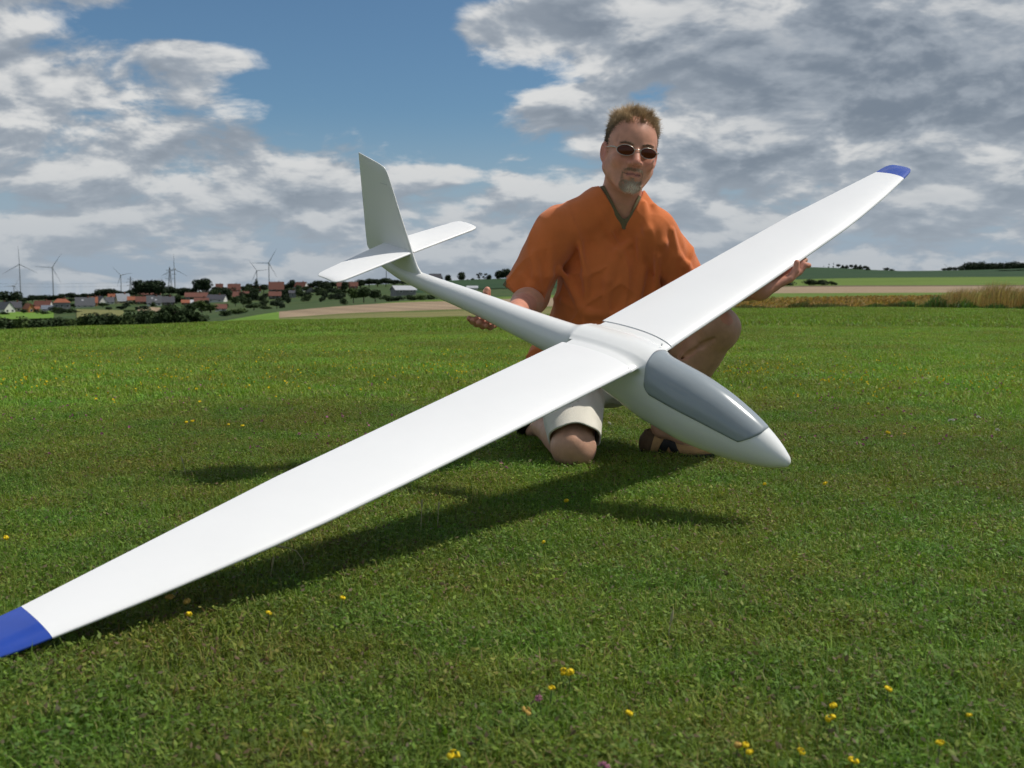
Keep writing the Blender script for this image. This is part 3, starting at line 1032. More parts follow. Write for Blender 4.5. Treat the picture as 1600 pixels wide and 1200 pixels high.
def hand_sdf(p, wr, kn, fingers, thumb, el):
    pc = (np.mean(kn, axis=0) * .55 + np.asarray(wr) * .45)
    d = rcone(p, wr, np.asarray(wr) * .75 + pc * .25, .026, .027)
    for k in kn:
        d = smin(d, rcone(p, np.asarray(wr) * .72 + np.asarray(k) * .28, k, .0165, .0115), .012)
    d = smin(d, rcone(p, np.asarray(wr) * .7 + np.asarray(thumb[0][0]) * .3, thumb[0][0], .019, .0135), .014)
    for f in fingers:
        e = None
        for (a, b, r1, r2) in f:
            t = rcone(p, a, b, r1, r2)
            e = t if e is None else smin(e, t, .003)
        d = smin(d, e, .0045)
    e = None
    for (a, b, r1, r2) in thumb:
        t = rcone(p, a, b, r1, r2)
        e = t if e is None else smin(e, t, .003)
    return smin(d, e, .006)
HANDS = [(WR1, [f[0][0] for f in fingers1], fingers1, thumb1, EL1), (WR2, kn2, fingers2, thumb2, EL2)]

CH, BE, HI = P(957, 425, 3.19), P(945, 520, 3.22), P(946, 578, 3.30)
def near(p, c, r):
    return np.linalg.norm(p - A3(c), axis=1) < r
def part(p, d, c, r, fn, k):
    m = near(p, c, r)
    if m.any():
        d[m] = smin(d[m], fn(p[m]), k)
    return d
def leg_sdf(p, hp, kn, an, toe, side):
    t = rcone(p, hp, kn, .088, .060)
    t = smin(t, ell(p, np.asarray(kn), (.060, .060, .062)), .02)
    cm = np.asarray(kn) * .66 + np.asarray(an) * .34
    back = np.asarray(hp) - np.asarray(kn)
    sh = np.asarray(an) - np.asarray(kn)
    sh = sh / np.linalg.norm(sh)
    back = back - sh * (back @ sh)
    back = back / np.linalg.norm(back)
    c = rcone(p, kn, an, .058, .036)
    c = smin(c, rcone(p, cm - sh * .05 + back * .018, cm + sh * .08 + back * .014, .054, .042), .03)
    d = smin(t, c, .007)
    d = smin(d, rcone(p, an, toe, .032, .017), .02)
    return d
TOE1 = np.array([.062, 3.50, .03])
TOE2 = P(1098, 700, 3.10)
TOE2[2] = .030
CREASE = []
def body_sdf(p):
    d = ell(p, CH, (.165, .105, .16))
    d = smin(d, ell(p, BE, (.165, .120, .14)), .06)
    d = smin(d, ell(p, HI, (.155, .125, .10)), .05)
    for s in (SH1, SH2):
        d = smin(d, rcone(p, NB - np.array([0, 0, .02]), s, .050, .056), .04)
    d = smin(d, rcone(p, HL(0, .022, -.045), NB + np.array([0, .012, -.03]), .058, .056), .03)
    for sh, el_, wr in ((SH1, EL1, WR1), (SH2, EL2, WR2)):
        m = (np.asarray(el_) * .7 + np.asarray(wr) * .3)
        a = smin(rcone(p, sh, el_, .054, .044), smin(rcone(p, el_, m, .041, .044), rcone(p, m, wr, .044, .0265), .02), .02)
        d = smin(d, a, .02)
    for H_ in HANDS:
        d = part(p, d, H_[0], .24, lambda q: hand_sdf(q, *H_), .015)
    d = part(p, d, (np.asarray(HP1) + AN1) / 2, .5, lambda q: leg_sdf(q, HP1, KN1, AN1, TOE1, -1), .02)
    d = part(p, d, (np.asarray(HP2) + AN2) / 2, .5, lambda q: leg_sdf(q, HP2, KN2, AN2, TOE2, 1), .02)
    for (a_, b_) in CREASE:
        m = near(p, (a_ + b_) / 2, .12)
        if m.any():
            d[m] = smax(d[m], -rcone(p[m], a_, b_, .007, .002), .010)
    m = near(p, HEAD_O, .22)
    if m.any():
        q = (p[m] - A3(HEAD_O)) @ A3(HEAD_R) / np.float32(HS)
        d[m] = smin(d[m], head_sdf(q) * HS, .022)
    lm = p[:, 2] < .5
    if lm.any():                                          # uneven flesh, kneecaps
        pl = p[lm]
        e = d[lm] - .0016 * wob(pl, 75, 41, 5)
        for kn, an in ((KN1, AN1), (KN2, AN2)):
            e = smin(e, ell(pl, np.asarray(kn) + np.array([0, -.040, .012]), (.030, .026, .034)), .018)
        d[lm] = e
    return d.astype(np.float32)

def hit(f, u, v, y0=2.6, y1=3.8):
    """where the line of sight through a photo pixel meets a surface"""
    d = ray(u, v)
    ts = np.linspace(y0, y1, 600)
    pts = (CC + (d / d[1])[None] * ts[:, None]).astype(np.float32)
    val = f(pts)
    i = int(np.argmax(val < 0))
    return pts[i] if val[i] < 0 else pts[int(np.argmin(val))]
man = empty('person', (0.30, 3.2, 0.0))
tag(man, 'kneeling man in orange v-neck shirt and pale shorts with tinted glasses, holding the sailplane', 'person')
MI = Matrix.Translation((-0.30, -3.2, 0.0))
def man_part(name, v, q, m, parent=man, tint=None):
    v = v - np.array([0.30, 3.2, 0.0])
    me = mesh_np(name, v, q)
    if tint is not None:
        a = me.color_attributes.new('tint', 'FLOAT_COLOR', 'POINT')
        a.data.foreach_set('color', np.concatenate([tint, np.ones((len(tint), 1))], 1).astype(np.float32).ravel())
    return obj(name, me, m, parent)

c_ = [np.asarray(hit(body_sdf, u, v)) for u, v in ((1052, 572), (1072, 556), (1095, 540), (1116, 529))]
CREASE += [(c_[0], c_[1]), (c_[1], c_[2]), (c_[2], c_[3])]
v_, q_ = polygonize(body_sdf, (-.16, 2.66, .0), (.92, 3.60, 1.06), .0037, K=8, reach=1.9)
# pigmentation: face and arms weathered, lips redder, knees paler; the mouth line is painted shade
tint = np.tile(np.array([0.585, 0.292, 0.180]), (len(v_), 1))
hq = (v_ - HEAD_O) @ HEAD_R / HS
inh = (np.linalg.norm(hq, axis=1) < .16)
lip = inh & (np.abs(hq[:, 0]) < .021) & (hq[:, 2] < -.0615) & (hq[:, 2] > -.0740) & (hq[:, 1] < -.082)
tint[inh] = (0.598, 0.286, 0.188)
cheek = np.exp(-(((np.abs(hq[:, 0]) - .042) / .02) ** 2 + ((hq[:, 2] + .025) / .022) ** 2)) * inh
nose = np.exp(-((hq[:, 0] / .016) ** 2 + ((hq[:, 2] + .028) / .02) ** 2)) * (hq[:, 1] < -.085) * inh
mixw = np.clip(cheek * .6 + nose * .7, 0, 1)[:, None]
tint = tint * (1 - mixw) + np.array([0.639, 0.231, 0.156]) * mixw
mline = inh & (np.abs(hq[:, 0]) < .027) & (np.abs(hq[:, 2] + .0672) < .0022) & (hq[:, 1] < -.078)
tint[lip] = (0.490, 0.190, 0.143)
legm = v_[:, 2] < .48
handm = np.minimum(np.linalg.norm(v_ - WR1, axis=1), np.linalg.norm(v_ - WR2, axis=1)) < .18
tint[legm & ~handm] = (0.544, 0.306, 0.204)
tint[handm] = (0.598, 0.265, 0.177)
ear = inh & (np.abs(hq[:, 0]) > .078)
tint[ear] = (0.612, 0.252, 0.184)
tint[mline] = (0.20, 0.075, 0.06)  # shade in the parting of the lips, drawn as dark tint
body = man_part('body', v_, q_, M['skin'], tint=tint)

# ---- shirt
SE1, SE2 = P(817, 457, 3.135), P(1070, 438, 3.14)
def shirt_base(p):
    d = ell(p, CH + np.array([0, 0, -.01]), (.166, .120, .180))
    d = smin(d, ell(p, BE, (.182, .146, .155)), .06)
    d = smin(d, ell(p, HI + np.array([0, 0, .0]), (.190, .152, .090)), .05)
    d = smin(d, ell(p, P(852, 560, 3.24), (.05, .08, .07)), .05)
    for s in (SH1, SH2):
        d = smin(d, rcone(p, NB - np.array([0, .0, .012]), s, .066, .067), .05)
    return d
def sleeve(p, sh, se, r1, r2):
    sh, se = np.asarray(sh), np.asarray(se)
    a = se - sh
    L = np.linalg.norm(a)
    a = a / L
    h = (p - A3(sh)) @ A3(a)
    d = rcone(p, sh, se + a * .05, r1, r2)
    d = smax(d, h - L, .004)
    return d, h, L
def sleeves(p, d, grow=0.0, ext=0.0, k=.012):
    for sh, se, r1, r2 in ((SH1, SE1, .070, .061), (SH2, SE2, .070, .061)):
        a = (np.asarray(se) - sh)
        a = a / np.linalg.norm(a)
        s_, h, L = sleeve(p, sh, np.asarray(se) + a * ext, r1 + grow, r2 + grow)
        d = smin(d, s_, k)
    return d
def sleeve_holes(p, d, grow=0.0, ext=0.0):
    for sh, se in ((SH1, SE1), (SH2, SE2)):
        sh, se = np.asarray(sh), np.asarray(se)
        a = (se - sh) / np.linalg.norm(se - sh)
        d = smax(d, -rcone(p, sh * .45 + se * .55, se + a * .12, .048 + grow, .0585 + grow), .003)
    return d
RIDGES = [([(1006, 318), (1012, 360), (1018, 420)], .011), ([(1022, 322), (1035, 380), (1040, 450)], .012), ([(985, 378), (965, 395), (950, 440), (947, 500)], .012),
          ([(1000, 372), (1004, 420), (995, 470), (958, 495)], .012), ([(1050, 360), (1058, 400), (1052, 450)], .011), ([(872, 420), (890, 440), (905, 480)], .011),
          ([(862, 385), (858, 430), (846, 468)], .011), ([(835, 395), (838, 430), (830, 458)], .010), ([(815, 430), (828, 448), (846, 455)], .009),
          ([(1060, 400), (1072, 415), (1080, 428)], .009), ([(880, 470), (920, 490), (955, 492)], .012), ([(905, 380), (915, 430), (918, 470)], .009), ([(1028, 400), (1026, 450), (1012, 480)], .010)]
def shirt0(p):
    d = sleeves(p, shirt_base(p))
    q = p * A3((1, 1, .55))
    x, z = p[:, 0], p[:, 2]
    w1, w2 = wob(p, 16, 51, 5), wob(p, 22, 52, 5)
    lowr = np.clip((.80 - z) / .12, 0, 1)
    f1 = (1 - np.abs(np.sin(30 * (x - .30) + 4 * (z - .6) + 1.5 * w1))) ** 3          # hanging folds
    f2 = (1 - np.abs(np.sin(26 * (z - .5) + 16 * np.abs(x - .32) + 1.6 * w2))) ** 3      # slack across the belly and sleeves
    crease = .0075 * f1 * lowr + .0055 * f2 * np.clip((.66 - z) / .1, .25, 1)
    return d - crease - .0045 * wob(q, 42, 5, 7) - .0022 * wob(p * A3((1, 1, .5)), 105, 9, 6)
RID = []
for pts, r in RIDGES:
    hs = [np.asarray(hit(shirt0, u, v)) for u, v in pts]
    RID.append(([h + np.array([0, .0020, 0]) for h in hs], r * 1.1))
def vee(p, a, b, c, k):
    """inside the v between the lines a-b and c-b, seen from the front"""
    A_, B_, C_ = P(*a, 3.06), P(*b, 3.06), P(*c, 3.06)
    def side(q, r, sgn):
        e = np.array([r[0] - q[0], r[2] - q[2]])
        n_ = np.array([e[1], -e[0]]) / np.linalg.norm(e) * sgn
        return (p[:, 0] - q[0]) * n_[0] + (p[:, 2] - q[2]) * n_[1]
    return smax(side(A_, B_, 1), side(C_, B_, -1), k)
def shirt_sdf(p):
    d = shirt0(p)
    for hs, r in RID:
        c = np.mean(hs, axis=0)
        m = near(p, c, .16)
        if m.any():
            e = None
            for i in range(len(hs) - 1):
                n_ = len(hs) - 1
                ra, rb_ = r * (0.35 + .65 * math.sin(math.pi * (i + .15) / (n_ + .3))), r * (0.35 + .65 * math.sin(math.pi * (i + 1.15) / (n_ + .3)))
                t = rcone(p[m], hs[i], hs[i + 1], ra, rb_)
                e = t if e is None else smin(e, t, .01)
            d[m] = smin(d[m], e, .013)
    d = sleeve_holes(p, d)
    # v-neck opening
    d = smax(d, -np.maximum(vee(p, (939, 291), (975, 358), (1003, 307), .006), p[:, 1] - NB[1] - .01), .004)
    d = smax(d, -rcone(p, NB + np.array([0, .02, .12]), NB + np.array([0, .004, -.02]), .100, .060), .004)
    # hem
    d = smax(d, .205 - p[:, 2], .01)
    return d.astype(np.float32)
v_, q_ = polygonize(shirt_sdf, (-.02, 2.95, .18), (.72, 3.52, .86), .0040, K=8, reach=1.9)
shirt = man_part('shirt', v_, q_, M['shirt'])
def under_sdf(p):
    return np.minimum(body_sdf(p) - .0025, shirt_base(p) + .004)
OUT_ = [(937, 291), (943, 303), (951, 318), (963, 341), (975, 361), (985, 345), (995, 328), (1002, 316), (1005, 310)]
INN_ = [(944, 290), (951, 303), (959, 318), (967, 334), (975.5, 343), (984, 335), (990, 323), (995, 311), (998, 305)]
fo = [pchip(range(9), [q[k] for q in OUT_]) for k in (0, 1)]
fi = [pchip(range(9), [q[k] for q in INN_]) for k in (0, 1)]
NCu, NCv = 40, 5
top_c = []
for i in range(NCu + 1):
    t = 8 * i / NCu
    for j in range(NCv + 1):
        k = j / NCv
        u = float(fo[0](t)) * (1 - k) + float(fi[0](t)) * k
        v = float(fo[1](t)) * (1 - k) + float(fi[1](t)) * k
        top_c.append(hit(under_sdf, u, v))
top_c = np.array(top_c)
vd = top_c - CC
vd /= np.linalg.norm(vd, axis=1, keepdims=True)
g_ = top_c.reshape(NCu + 1, NCv + 1, 3)
for _ in range(4):                                        # ease the knit band
    g_[1:-1] = (g_[:-2] + 2 * g_[1:-1] + g_[2:]) / 4
top_c = g_.reshape(-1, 3)
vv = np.concatenate([top_c - vd * .0015, top_c + vd * .004])
nn, nc = len(top_c), NCv + 1
qq = []
for i in range(NCu):
    for j in range(NCv):
        a0 = i * nc + j
        qq += [(a0, a0 + nc, a0 + nc + 1, a0 + 1), (nn + a0, nn + a0 + 1, nn + a0 + nc + 1, nn + a0 + nc)]
for i in range(NCu):
    for j in (0, NCv):
        a0 = i * nc + j
        qq.append((a0, a0 + nc, nn + a0 + nc, nn + a0))
man_part('collar', vv, np.array(qq), M['olive'], shirt)
for sh, se in ((SH1, SE1), (SH2, SE2)):
    sh, se = np.asarray(sh), np.asarray(se)
    a = (se - sh) / np.linalg.norm(se - sh)
    def cuff_sdf(p, sh=sh, se=se, a=a):
        h = (p - A3(se)) @ A3(a)
        d = rcone(p, sh, se + a * .05, .070 - .0018, .061 - .0014) - .0045 * wob(p * A3((1, 1, .55)), 42, 5, 7) - .0022 * wob(p * A3((1, 1, .5)), 105, 9, 6)
        d = smax(d, -rcone(p, sh * .45 + se * .55, se + a * .12, .0462, .0567), .002)
        return np.maximum(np.maximum(d, h - .0095), -.02 - h).astype(np.float32)
    v_, q_ = polygonize(cuff_sdf, se - .1, se + .1, .0026, K=6, reach=1.9)
    man_part('sleeve_hem', v_, q_, M['olive'], shirt)

# ---- shorts
LG1 = np.asarray(KN1) * 1.05 - np.asarray(HP1) * .05 + np.array([.004, 0, .022])
LG2 = np.asarray(KN2) * .62 + np.asarray(HP2) * .38
HEM1 = np.array([KN1[0], 2.935, .128])
def shorts_sdf(p):
    d = ell(p, HI + np.array([0, .01, -.02]), (.178, .142, .10))
    for hp, lg, r2 in ((HP1, LG1, .073), (HP2, LG2, .086)):
        a = (lg - hp) / np.linalg.norm(lg - hp)
        L = np.linalg.norm(lg - hp)
        e = rcone(p, hp, lg + a * .08, .105, r2)
        if lg is LG1:                                      # the hem hangs open at the bottom
            n_ = a + np.array([0, 0, -.75])
            n_ /= np.linalg.norm(n_)
            cut = (p - A3(HEM1)) @ A3(n_) - .004 * np.sin(p[:, 0] * 60)
        else:
            cut = (p - A3(hp)) @ A3(a) - L
        d = smin(d, smax(e, cut, .003), .03)
    wv = .0050 * wob(p * A3((1, .6, 1)), 48, 21, 7) + .0022 * wob(p, 110, 22, 6)
    d = d - wv
    for hp, lg, r2 in ((HP1, LG1, .0700), (HP2, LG2, .083)):
        hp, lg = np.asarray(hp), np.asarray(lg)
        a = (lg - hp) / np.linalg.norm(lg - hp)
        d = smax(d, -(rcone(p, hp * .5 + lg * .5, lg + a * .08, .0880, r2 - .0040) - wv), .0015)
    return smax(d, .012 - p[:, 2], .004).astype(np.float32)
v_, q_ = polygonize(shorts_sdf, (.0, 2.88, .0), (.72, 3.56, .46), .0034, K=8, reach=1.9)
man_part('shorts', v_, q_, M['shorts'])

# ---- shoes
def shoe_frame(heel, toe):
    heel, toe = np.asarray(heel, float), np.asarray(toe, float)
    f = toe - heel
    L = np.linalg.norm(f)
    f = f / L
    s = np.cross(f, (0, 0, 1.0))
    s /= np.linalg.norm(s)
    return heel, f, s, np.cross(s, f), L
def shoe(heel, toe, up_ref=None):
    O, f, s, u, L = shoe_frame(heel, toe)
    R = A3(np.stack([f, s, u], 1))
    def local(p):
        return (p - A3(O)) @ R
    def foot_w(x):
        return np.interp(x / L, [0, .12, .35, .62, .8, .95, 1.0], [.026, .034, .033, .043, .042, .026, .012])
    def upper(p):
        q = local(p)
        d = rcone(q, (.030, 0, .040), (.055, 0, .072), .038, .037)
        d = smin(d, rcone(q, (.05, 0, .05), (L * .62, .0, .034), .040, .036), .02)
        d = smin(d, ell(q, (L * .74, .0, .030), (L * .26, .043, .026)), .02)
        d = smax(d, .016 - q[:, 2], .004)
        return smax(d, -rcone(q, (.042, 0, .080), (.052, 0, .14), .033, .040), .004).astype(np.float32)
    def sole(p):
        q = local(p)
        dxy = np.abs(q[:, 1]) - foot_w(q[:, 0]) - .004
        dx_ = np.maximum(-.006 - q[:, 0], q[:, 0] - L - .004)
        d = np.maximum(smax(dxy, dx_, .02), np.abs(q[:, 2] - .010 - .012 * np.clip(q[:, 0] / L - .75, 0, 1)) - .011)
        return d.astype(np.float32)
    def band(p, x0, w_, tilt):
        q = local(p)
        e = upper(p) - .0030
        return np.maximum(e, np.maximum(np.abs(q[:, 0] - x0 - tilt * (q[:, 2] - .05)) - w_, .02 - q[:, 2])).astype(np.float32)
    ctr = O + f * L * .5 + u * .05
    lo, hi = ctr - .19, ctr + .19
    sh = empty('sandal', ctr - np.array([0.30, 3.2, 0.0]))
    sh.parent = man
    off = np.array(ctr)
    def add(name, fn, m):
        v_, q_ = polygonize(fn, lo, hi, .0036, K=8, reach=1.9)
        return obj(name, mesh_np(name, v_ - off, q_), m, sh)
    add('upper', upper, M['suede'])
    add('sole', sole, M['rubber'])
    add('heel_counter', lambda p: np.maximum(band(p, .016, .030, .3), .018 - local(p)[:, 2]), M['leather'])
    add('strap', lambda p: band(p, .088, .012, .5) - .001, M['rubber'])
    add('strap', lambda p: band(p, L * .46, .013, -.5), M['rubber'])
    return sh
hl = P(1004, 694, 3.20)
tl = P(1116, 712, 3.10)
hl[2], tl[2] = .0, .0
shoe(hl, tl)
shoe((.085, 3.385, .118), (.055, 3.555, .0))

# ---- hair and beard
rs = np.random.RandomState(3)
HC, HRr = np.array([0, .018, .040]), np.array([.0775, .0985, .0850])
def ycut(z):
    return np.interp(z, [-.075, -.05, -.02, 0, .03, .055, .075, .088, .098], [.060, .045, .010, -.018, -.030, -.034, -.052, -.080, -.13])
def strands(roots, dirs, lens, cols, rad, bend, seg=3, tips=None):
    n = len(roots)
    a = np.cross(dirs, rs.normal(size=(n, 3)))
    a /= np.linalg.norm(a, axis=1, keepdims=True)
    b = np.cross(dirs, a)
    V, C = [], []
    for i in range(seg + 1):
        t = i / seg
        c = roots + dirs * (lens * t)[:, None] + bend * (t * t)
        r = rad * (1 - .8 * t)
        for k in range(3):
            th = 2 * math.pi * k / 3
            V.append(c + r[:, None] * (math.cos(th) * a + math.sin(th) * b))
            C.append(cols * (1 - t) + (tips if tips is not None else cols) * t)
    V = np.stack(V, 1)
    C = np.stack(C, 1)
    nv = (seg + 1) * 3
    F = []
    for i in range(seg):
        for k in range(3):
            F.append([i * 3 + k, i * 3 + (k + 1) % 3, (i + 1) * 3 + (k + 1) % 3, (i + 1) * 3 + k])
    F = np.array(F)
    Q = (np.arange(n)[:, None, None] * nv + F[None]).reshape(-1, 4)
    return V.reshape(-1, 3), Q, C.reshape(-1, 3)
d_ = rs.normal(size=(26000, 3))
d_ /= np.linalg.norm(d_, axis=1, keepdims=True)
roots = HC + d_ * HRr
keep = (roots[:, 1] > ycut(roots[:, 2]) + rs.normal(size=len(roots)) * .003) & (roots[:, 2] > -.07)
keep &= ~((np.abs(roots[:, 0]) > .06) & (roots[:, 2] < .022) & (np.abs(roots[:, 1] - .012) < .022))
roots, nrm = roots[keep], (d_ / HRr)[keep]
nrm /= np.linalg.norm(nrm, axis=1, keepdims=True)
topw = np.clip((roots[:, 2] - .055) / .045, 0, 1)[:, None]
frontw = np.clip((-roots[:, 1] + .02) / .07, 0, 1)[:, None] * topw
tuft = np.stack([np.sin(roots[:, 0] * 170 + roots[:, 1] * 60), np.sin(roots[:, 1] * 150 + 1.3), np.sin(roots[:, 0] * 120 - roots[:, 1] * 90)], 1)
dirs = nrm * (.35 + .75 * topw) + np.array([.12, .55, -.60]) * (1 - topw) + np.array([.22, .45, .45]) * topw + np.array([.15, -.55, .20]) * frontw + .42 * tuft * topw + rs.normal(size=roots.shape) * .16
dirs /= np.linalg.norm(dirs, axis=1, keepdims=True)
lens = (.009 + .023 * topw[:, 0]) * rs.uniform(.6, 1.25, len(roots)) * (1 + .25 * topw[:, 0] * np.sin(roots[:, 0] * 140 + roots[:, 1] * 110))
c_side, c_top, c_tip = np.array([.165, .125, .088]), np.array([.32, .21, .105]), np.array([.58, .41, .23])
cols = (c_side * (1 - topw) + c_top * topw) * rs.uniform(.6, 1.3, (len(roots), 1))
tips = (c_side * 1.25 * (1 - topw) + c_tip * topw) * rs.uniform(.75, 1.25, (len(roots), 1))
bend = np.array([.0, .004, -.006]) * topw + rs.normal(size=roots.shape) * .002
V, Q, Cc = strands(roots, dirs, lens, cols, np.full(len(roots), .00062), bend, tips=tips)
# close under-layer so the scalp does not show
d2 = rs.normal(size=(9000, 3))
d2 /= np.linalg.norm(d2, axis=1, keepdims=True)
r2 = HC + d2 * HRr
k2 = (r2[:, 1] > ycut(r2[:, 2]) + .002) & (r2[:, 2] > -.068)
r2, n2 = r2[k2], d2[k2]
t2 = np.clip((r2[:, 2] - .055) / .045, 0, 1)[:, None]
lie = np.array([.05, .6, -.5]) * (1 - t2) + np.array([.1, .5, .25]) * t2 + n2 * .25 + rs.normal(size=r2.shape) * .2
lie /= np.linalg.norm(lie, axis=1, keepdims=True)
V2, Q2, C2 = strands(r2, lie, np.full(len(r2), .014), np.tile(c_side * .9, (len(r2), 1)), np.full(len(r2), .0016), np.zeros((len(r2), 3)), seg=2)
Vh = np.concatenate([V, V2])
man_part('hair', HEAD_O + Vh @ HEADM.T, np.concatenate([Q, Q2 + len(V)]), M['hair'], tint=np.concatenate([Cc, C2]))

def face_pt(x, z):
    y = np.linspace(-.14, -.03, 260)
    pts = np.stack([np.full_like(y, x), y, np.full_like(y, z)], 1).astype(np.float32)
    val = head_sdf(pts)
    i = int(np.argmax(val < 0))
    return pts[i] if val[i] < 0 else None
br, bd, bl, bc, bt = [], [], [], [], []
tries = 0
while len(br) < 1250 and tries < 12000:
    tries += 1
    x, z = rs.uniform(-.038, .038), rs.uniform(-.122, -.043)
    ax2 = abs(x)
    mous = (-.0560 < z < -.0465) and ax2 < .030 and z < -.046 - .25 * max(0, ax2 - .012)
    chin = z < -.0840 and (x / .036) ** 2 + ((z + .098) / .026) ** 2 < 1
    side = .0270 < ax2 < .0345 and -.098 < z < -.055 and rs.rand() < .35
    soul = ax2 < .006 and -.083 < z < -.077
    if not (mous or chin or side or soul):
        continue
    p_ = face_pt(x, z)
    if p_ is None:
        continue
    white = math.exp(-(((x - .004) / .024) ** 2 + ((z + .108) / .022) ** 2)) if not mous else (.25 if x > .006 else 0.0)
    base = np.array([.34, .24, .15]) * (1 - white) + np.array([1.0, .90, .74]) * white
    br.append(p_)
    dv = np.array([x * 9 * (1 if mous else .2), -.45, -.8]) + rs.normal(size=3) * .25
    bd.append(dv / np.linalg.norm(dv))
    bl.append(rs.uniform(.005, .009) * (1.1 if chin else .8))
    bc.append(base * rs.uniform(.7, 1.25))
    bt.append(base * rs.uniform(1.0, 1.5))
V, Q, Cc = strands(np.array(br), np.array(bd), np.array(bl), np.array(bc), np.full(len(br), .00065), np.zeros((len(br), 3)), seg=2, tips=np.array(bt))
man_part('goatee', HEAD_O + V @ HEADM.T, Q, M['hair'], tint=Cc)
for s in (-1, 1):
    br, bd = [], []
    for i in range(130):
        t = rs.uniform(0, 1)
        p_ = face_pt(s * (.013 + .036 * t), .0205 + .006 * math.sin(t * 2.4) + rs.normal() * .0016)
        if p_ is not None:
            br.append(p_)
            dv = np.array([s * .8, -.35, .35 - .6 * t]) + rs.normal(size=3) * .2
            bd.append(dv / np.linalg.norm(dv))
    V, Q, Cc = strands(np.array(br), np.array(bd), rs.uniform(.005, .009, len(br)), np.tile([.26, .175, .115], (len(br), 1)) * rs.uniform(.7, 1.3, (len(br), 1)), np.full(len(br), .0006), np.zeros((len(br), 3)), seg=2)
    man_part('eyebrow', HEAD_O + V @ HEADM.T, Q, M['hair'], tint=Cc)
# sideburns are part of the hair's short sides

# ---- tinted glasses
gl = empty('sunglasses', HEAD_O - np.array([0.30, 3.2, 0.0]))
gl.parent = man
def hl_rel(pts):
    return np.asarray(pts) @ HEADM.T
GYc = -.104
paths = []
for s in (-1, 1):
    th = np.linspace(0, 2 * math.pi, 33)
    cx = s * .0360
    ringp = np.stack([cx + .0265 * np.cos(th), GYc + .010 * ((cx + .0265 * np.cos(th)) / .054) ** 2, .0015 + .0160 * np.sin(th)], 1)
    paths.append((ringp, np.full(33, .0008)))
    arm = np.array([(s * .0620, GYc + .013, .005), (s * .070, GYc + .024, .008), (s * .0760, GYc + .045, .009), (s * .0785, -.02, .009), (s * .081, .005, .008), (s * .081, .018, -.002)])
    paths.append((arm, np.array([.0017, .0020, .0016, .0014, .0013, .0012])))
    paths.append((np.array([(s * .010, GYc + .002, -.002), (s * .009, GYc + .008, -.006)]), np.array([.0008, .0014])))
bridge = np.array([(-.0100, GYc + .001, .005), (-.005, GYc - .002, .0075), (.005, GYc - .002, .0075), (.0100, GYc + .001, .005)])
paths.append((bridge, np.full(4, .0013)))
v_, q_ = tube_np([(hl_rel(p_), r_) for p_, r_ in paths], 8)
obj('frame', mesh_np('frame', v_, q_), M['silver'], gl)
for s in (-1, 1):
    VV, FF = [], []
    nr, na = 8, 32
    for lay, oy in ((0, -.0006), (1, .0008)):
        for i in range(nr + 1):
            for j in range(na):
                th = 2 * math.pi * j / na
                x = s * .0360 + .0262 * i / nr * math.cos(th)
                VV.append((x, GYc + .010 * (x / .054) ** 2 + oy - .0016 * (1 - (i / nr) ** 2), .0015 + .0158 * i / nr * math.sin(th)))
    for lay in (0, 1):
        o0 = lay * (nr + 1) * na
        for i in range(nr):
            for j in range(na):
                k = (j + 1) % na
                f = (o0 + i * na + j, o0 + i * na + k, o0 + (i + 1) * na + k, o0 + (i + 1) * na + j)
                FF.append(f if lay else f[::-1])
    for j in range(na):
        k = (j + 1) % na
        FF.append((nr * na + j, nr * na + k, (nr + 1) * na + nr * na + k, (nr + 1) * na + nr * na + j))
    obj('lens', mesh_from('lens', hl_rel(VV), FF, True), M['lens'], gl)

# ================================================================== trees, village and far things
def leaf_mat(name, c1, c2):
    m = bpy.data.materials.new(name)
    m.use_nodes = True
    t = NT(m.node_tree)
    b = m.node_tree.nodes['Principled BSDF']
    oi = t.node('ShaderNodeObjectInfo')
    tcn = t.node('ShaderNodeTexCoord')
    n = t.noise(tcn.outputs['Object'], 7.0, 3.0)
    f = t.m('ADD', t.m('MULTIPLY', oi.outputs['Random'], 0.55), t.m('MULTIPLY', n, 0.45), clamp=True)
    t.put(b.inputs['Base Color'], t.mix(f, (*c1, 1), (*c2, 1)))
    b.inputs['Roughness'].default_value = 0.75
    b.inputs['Specular IOR Level'].default_value = 0.15
    return m
M['leaf'] = leaf_mat('broad_leaves', (0.018, 0.034, 0.012), (0.042, 0.066, 0.020))
M['leaf_dark'] = leaf_mat('dark_leaves', (0.013, 0.025, 0.012), (0.027, 0.042, 0.017))  # low leaf tone stands in for cloud shade over the far land
M['leaf_light'] = leaf_mat('light_leaves', (0.048, 0.080, 0.020), (0.080, 0.115, 0.032))
M['bark'] = mat('bark', (0.055, 0.042, 0.032), 0.9, var=0.3, scale=20)

